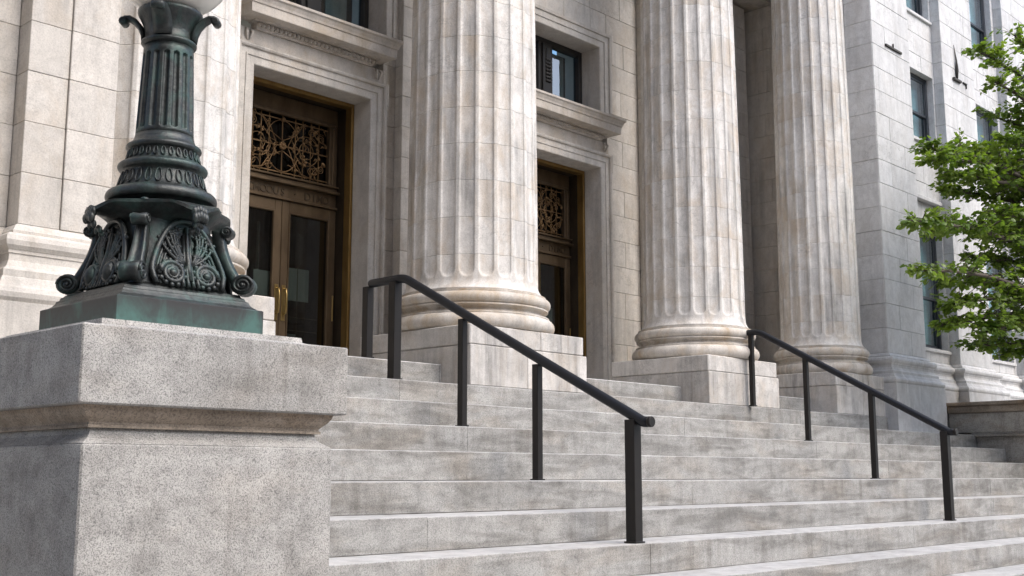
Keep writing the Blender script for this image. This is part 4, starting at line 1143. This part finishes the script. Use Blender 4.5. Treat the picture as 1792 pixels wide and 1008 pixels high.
for tip, st, sag, dn in (
    ((11.25, 4.35, 5.78), 4.6, .25, .8), ((11.3, 4.2, 5.42), 4.3, .25, .8), ((11.9, 3.9, 5.75), 4.8, .2, .7), ((12.2, 4.3, 6.2), 5.0, .1, .7),
    ((9.98, 4.30, 4.36), 3.9, .30, 1.0), ((10.25, 4.25, 4.25), 3.7, .30, 1.1), ((10.5, 4.6, 4.65), 3.9, .25, 1.1), ((10.9, 4.0, 4.70), 4.1, .2, 1.0), ((11.3, 4.5, 4.75), 4.2, .2, 1.1), ((11.4, 3.7, 4.45), 3.9, .15, 1.0),
    ((9.48, 4.30, 3.72), 3.2, .25, .9), ((10.3, 4.5, 3.80), 3.2, .3, 1.0), ((10.7, 4.1, 3.95), 3.4, .25, 1.1), ((11.0, 4.4, 3.6), 3.1, .2, 1.1), ((11.6, 3.8, 3.9), 3.4, .15, 1.1),
    ((9.45, 4.30, 3.28), 2.9, .22, .55), ((10.2, 4.3, 3.05), 2.7, .3, .9), ((10.2, 4.35, 2.86), 2.6, .3, .9), ((10.6, 4.2, 2.82), 2.5, .3, 1.0), ((11.0, 4.0, 3.15), 2.7, .2, 1.1), ((11.4, 4.4, 2.95), 2.5, .2, 1.0), ((11.5, 3.7, 3.3), 2.8, .15, 1.0), ((11.75, 4.0, 2.75), 2.5, .15, .6),
    ((12.0, 4.2, 5.0), 4.2, .15, 1.1), ((12.3, 3.4, 5.5), 4.5, .1, 1.0), ((11.7, 4.4, 5.2), 4.3, .2, .9), ((12.0, 3.6, 4.1), 3.6, .1, 1.2), ((12.2, 4.3, 3.6), 3.2, .1, 1.2), ((12.1, 3.5, 3.2), 2.9, .1, 1.2), ((10.9, 4.6, 4.3), 3.7, .2, 1.0), ((11.1, 4.6, 3.95), 3.4, .2, 1.0), ((10.7, 4.55, 3.35), 2.9, .2, 1.0), ((11.3, 3.9, 2.85), 2.5, .2, .9), ((12.0, 3.9, 2.8), 2.5, .1, .8), ((11.6, 4.4, 4.45), 3.8, .15, 1.2), ((11.9, 4.5, 4.1), 3.5, .15, 1.2), ((11.9, 4.2, 5.25), 4.4, .1, 1.1), ((11.6, 4.3, 3.35), 2.9, .1, 1.1), ((11.5, 4.3, 2.7), 2.4, .15, 1.0), ((11.0, 4.5, 2.75), 2.4, .2, .9), ((14.2, 3.2, 5.2), 4.2, .2, 1.0), ((14.6, 3.4, 4.2), 3.4, .2, 1.0), ((13.8, 2.6, 3.6), 3.0, .2, 1.0), ((12.6, 2.4, 4.3), 3.6, .2, 1.0), ((13.2, 4.3, 6.0), 5.0, .1, 1.0), ((12.2, 2.9, 5.2), 4.4, .1, .8)):
    bg_.append((st, (tip[0] + .12, tip[1], tip[2]), sag, dn))
tree((TX, TY, 0), 'leafy green street tree reaching in front of the windowed wing', bg_, 5.9, 38, .054, 11, .42)

# ------------------------------------------------------------------ the street around (seen in reflections), plus an added block shading the left
def block(name, label, x0, x1, y0, y1, h, wall, faces, storey=2.6, bay=2.3, ww=1.2, wh=1.6):
    t = thing(name, label, 'building', ((x0 + x1) / 2, (y0 + y1) / 2, 0))
    m = MB(); m.box(x0, x1, y0, y1, 0, h); m.box(x0 - .3, x1 + .3, y0 - .3, y1 + .3, h + .004, h + .6); obj('wall', m, wall, t)
    for f in faces:
        m = MB(); fr = MB(); a0, a1 = (x0, x1) if f in 'NS' else (y0, y1)
        nb = int((a1 - a0 - 1) / bay)
        for i in range(nb):
            c_ = a0 + (a1 - a0) / nb * (i + .5)
            for j in range(int((h - 1) / storey)):
                z = .9 + j * storey
                if f == 'N': m.box(c_ - ww / 2, c_ + ww / 2, y1 + .01, y1 + .03, z, z + wh); fr.box(c_ - ww / 2 - .1, c_ + ww / 2 + .1, y1 + .005, y1 + .14, z - .15, z - .01)
                else: m.box(x1 + .01, x1 + .03, c_ - ww / 2, c_ + ww / 2, z, z + wh); fr.box(x1 + .005, x1 + .14, c_ - ww / 2 - .1, c_ + ww / 2 + .1, z - .15, z - .01)
        obj('window_panes', m, M_BGLASS, t)['kind'] = 'stuff'; obj('window_sills', fr, wall, t)['kind'] = 'stuff'
M_BGLASS = plain('far_window_glass', (.03, .035, .04), .12)
M_BRICK = plain('brown_brick', (.15, .10, .075), .85, 0, .2, 3); M_LIME = plain('pale_limestone', (.42, .40, .36), .8, 0, .12, 2); M_GREYB = plain('grey_render', (.17, .165, .16), .85, 0, .15, 2)
block('left_shade_block', 'unseen block added on the left to darken left-facing sides', -20, -3.6, -16, 4.5, 15, M_BRICK, 'E')  # out of view, added to keep sky light off the left-facing sides
block('street_building', 'brown brick building across the street', -14, 12, -36, -26, 11, M_BRICK, 'N')
block('street_building', 'pale limestone building with a tall attic across the street', 26.5, 31.5, -36, -27, 11.6, M_LIME, 'N')
block('street_building', 'low dark brick building in front of the pale building', 20, 50, -26, -22, 7.2, M_BRICK, 'N')
block('street_building', 'tall dark brick building behind the limestone building', 12, 80, -62, -46, 23, M_BRICK, 'N')
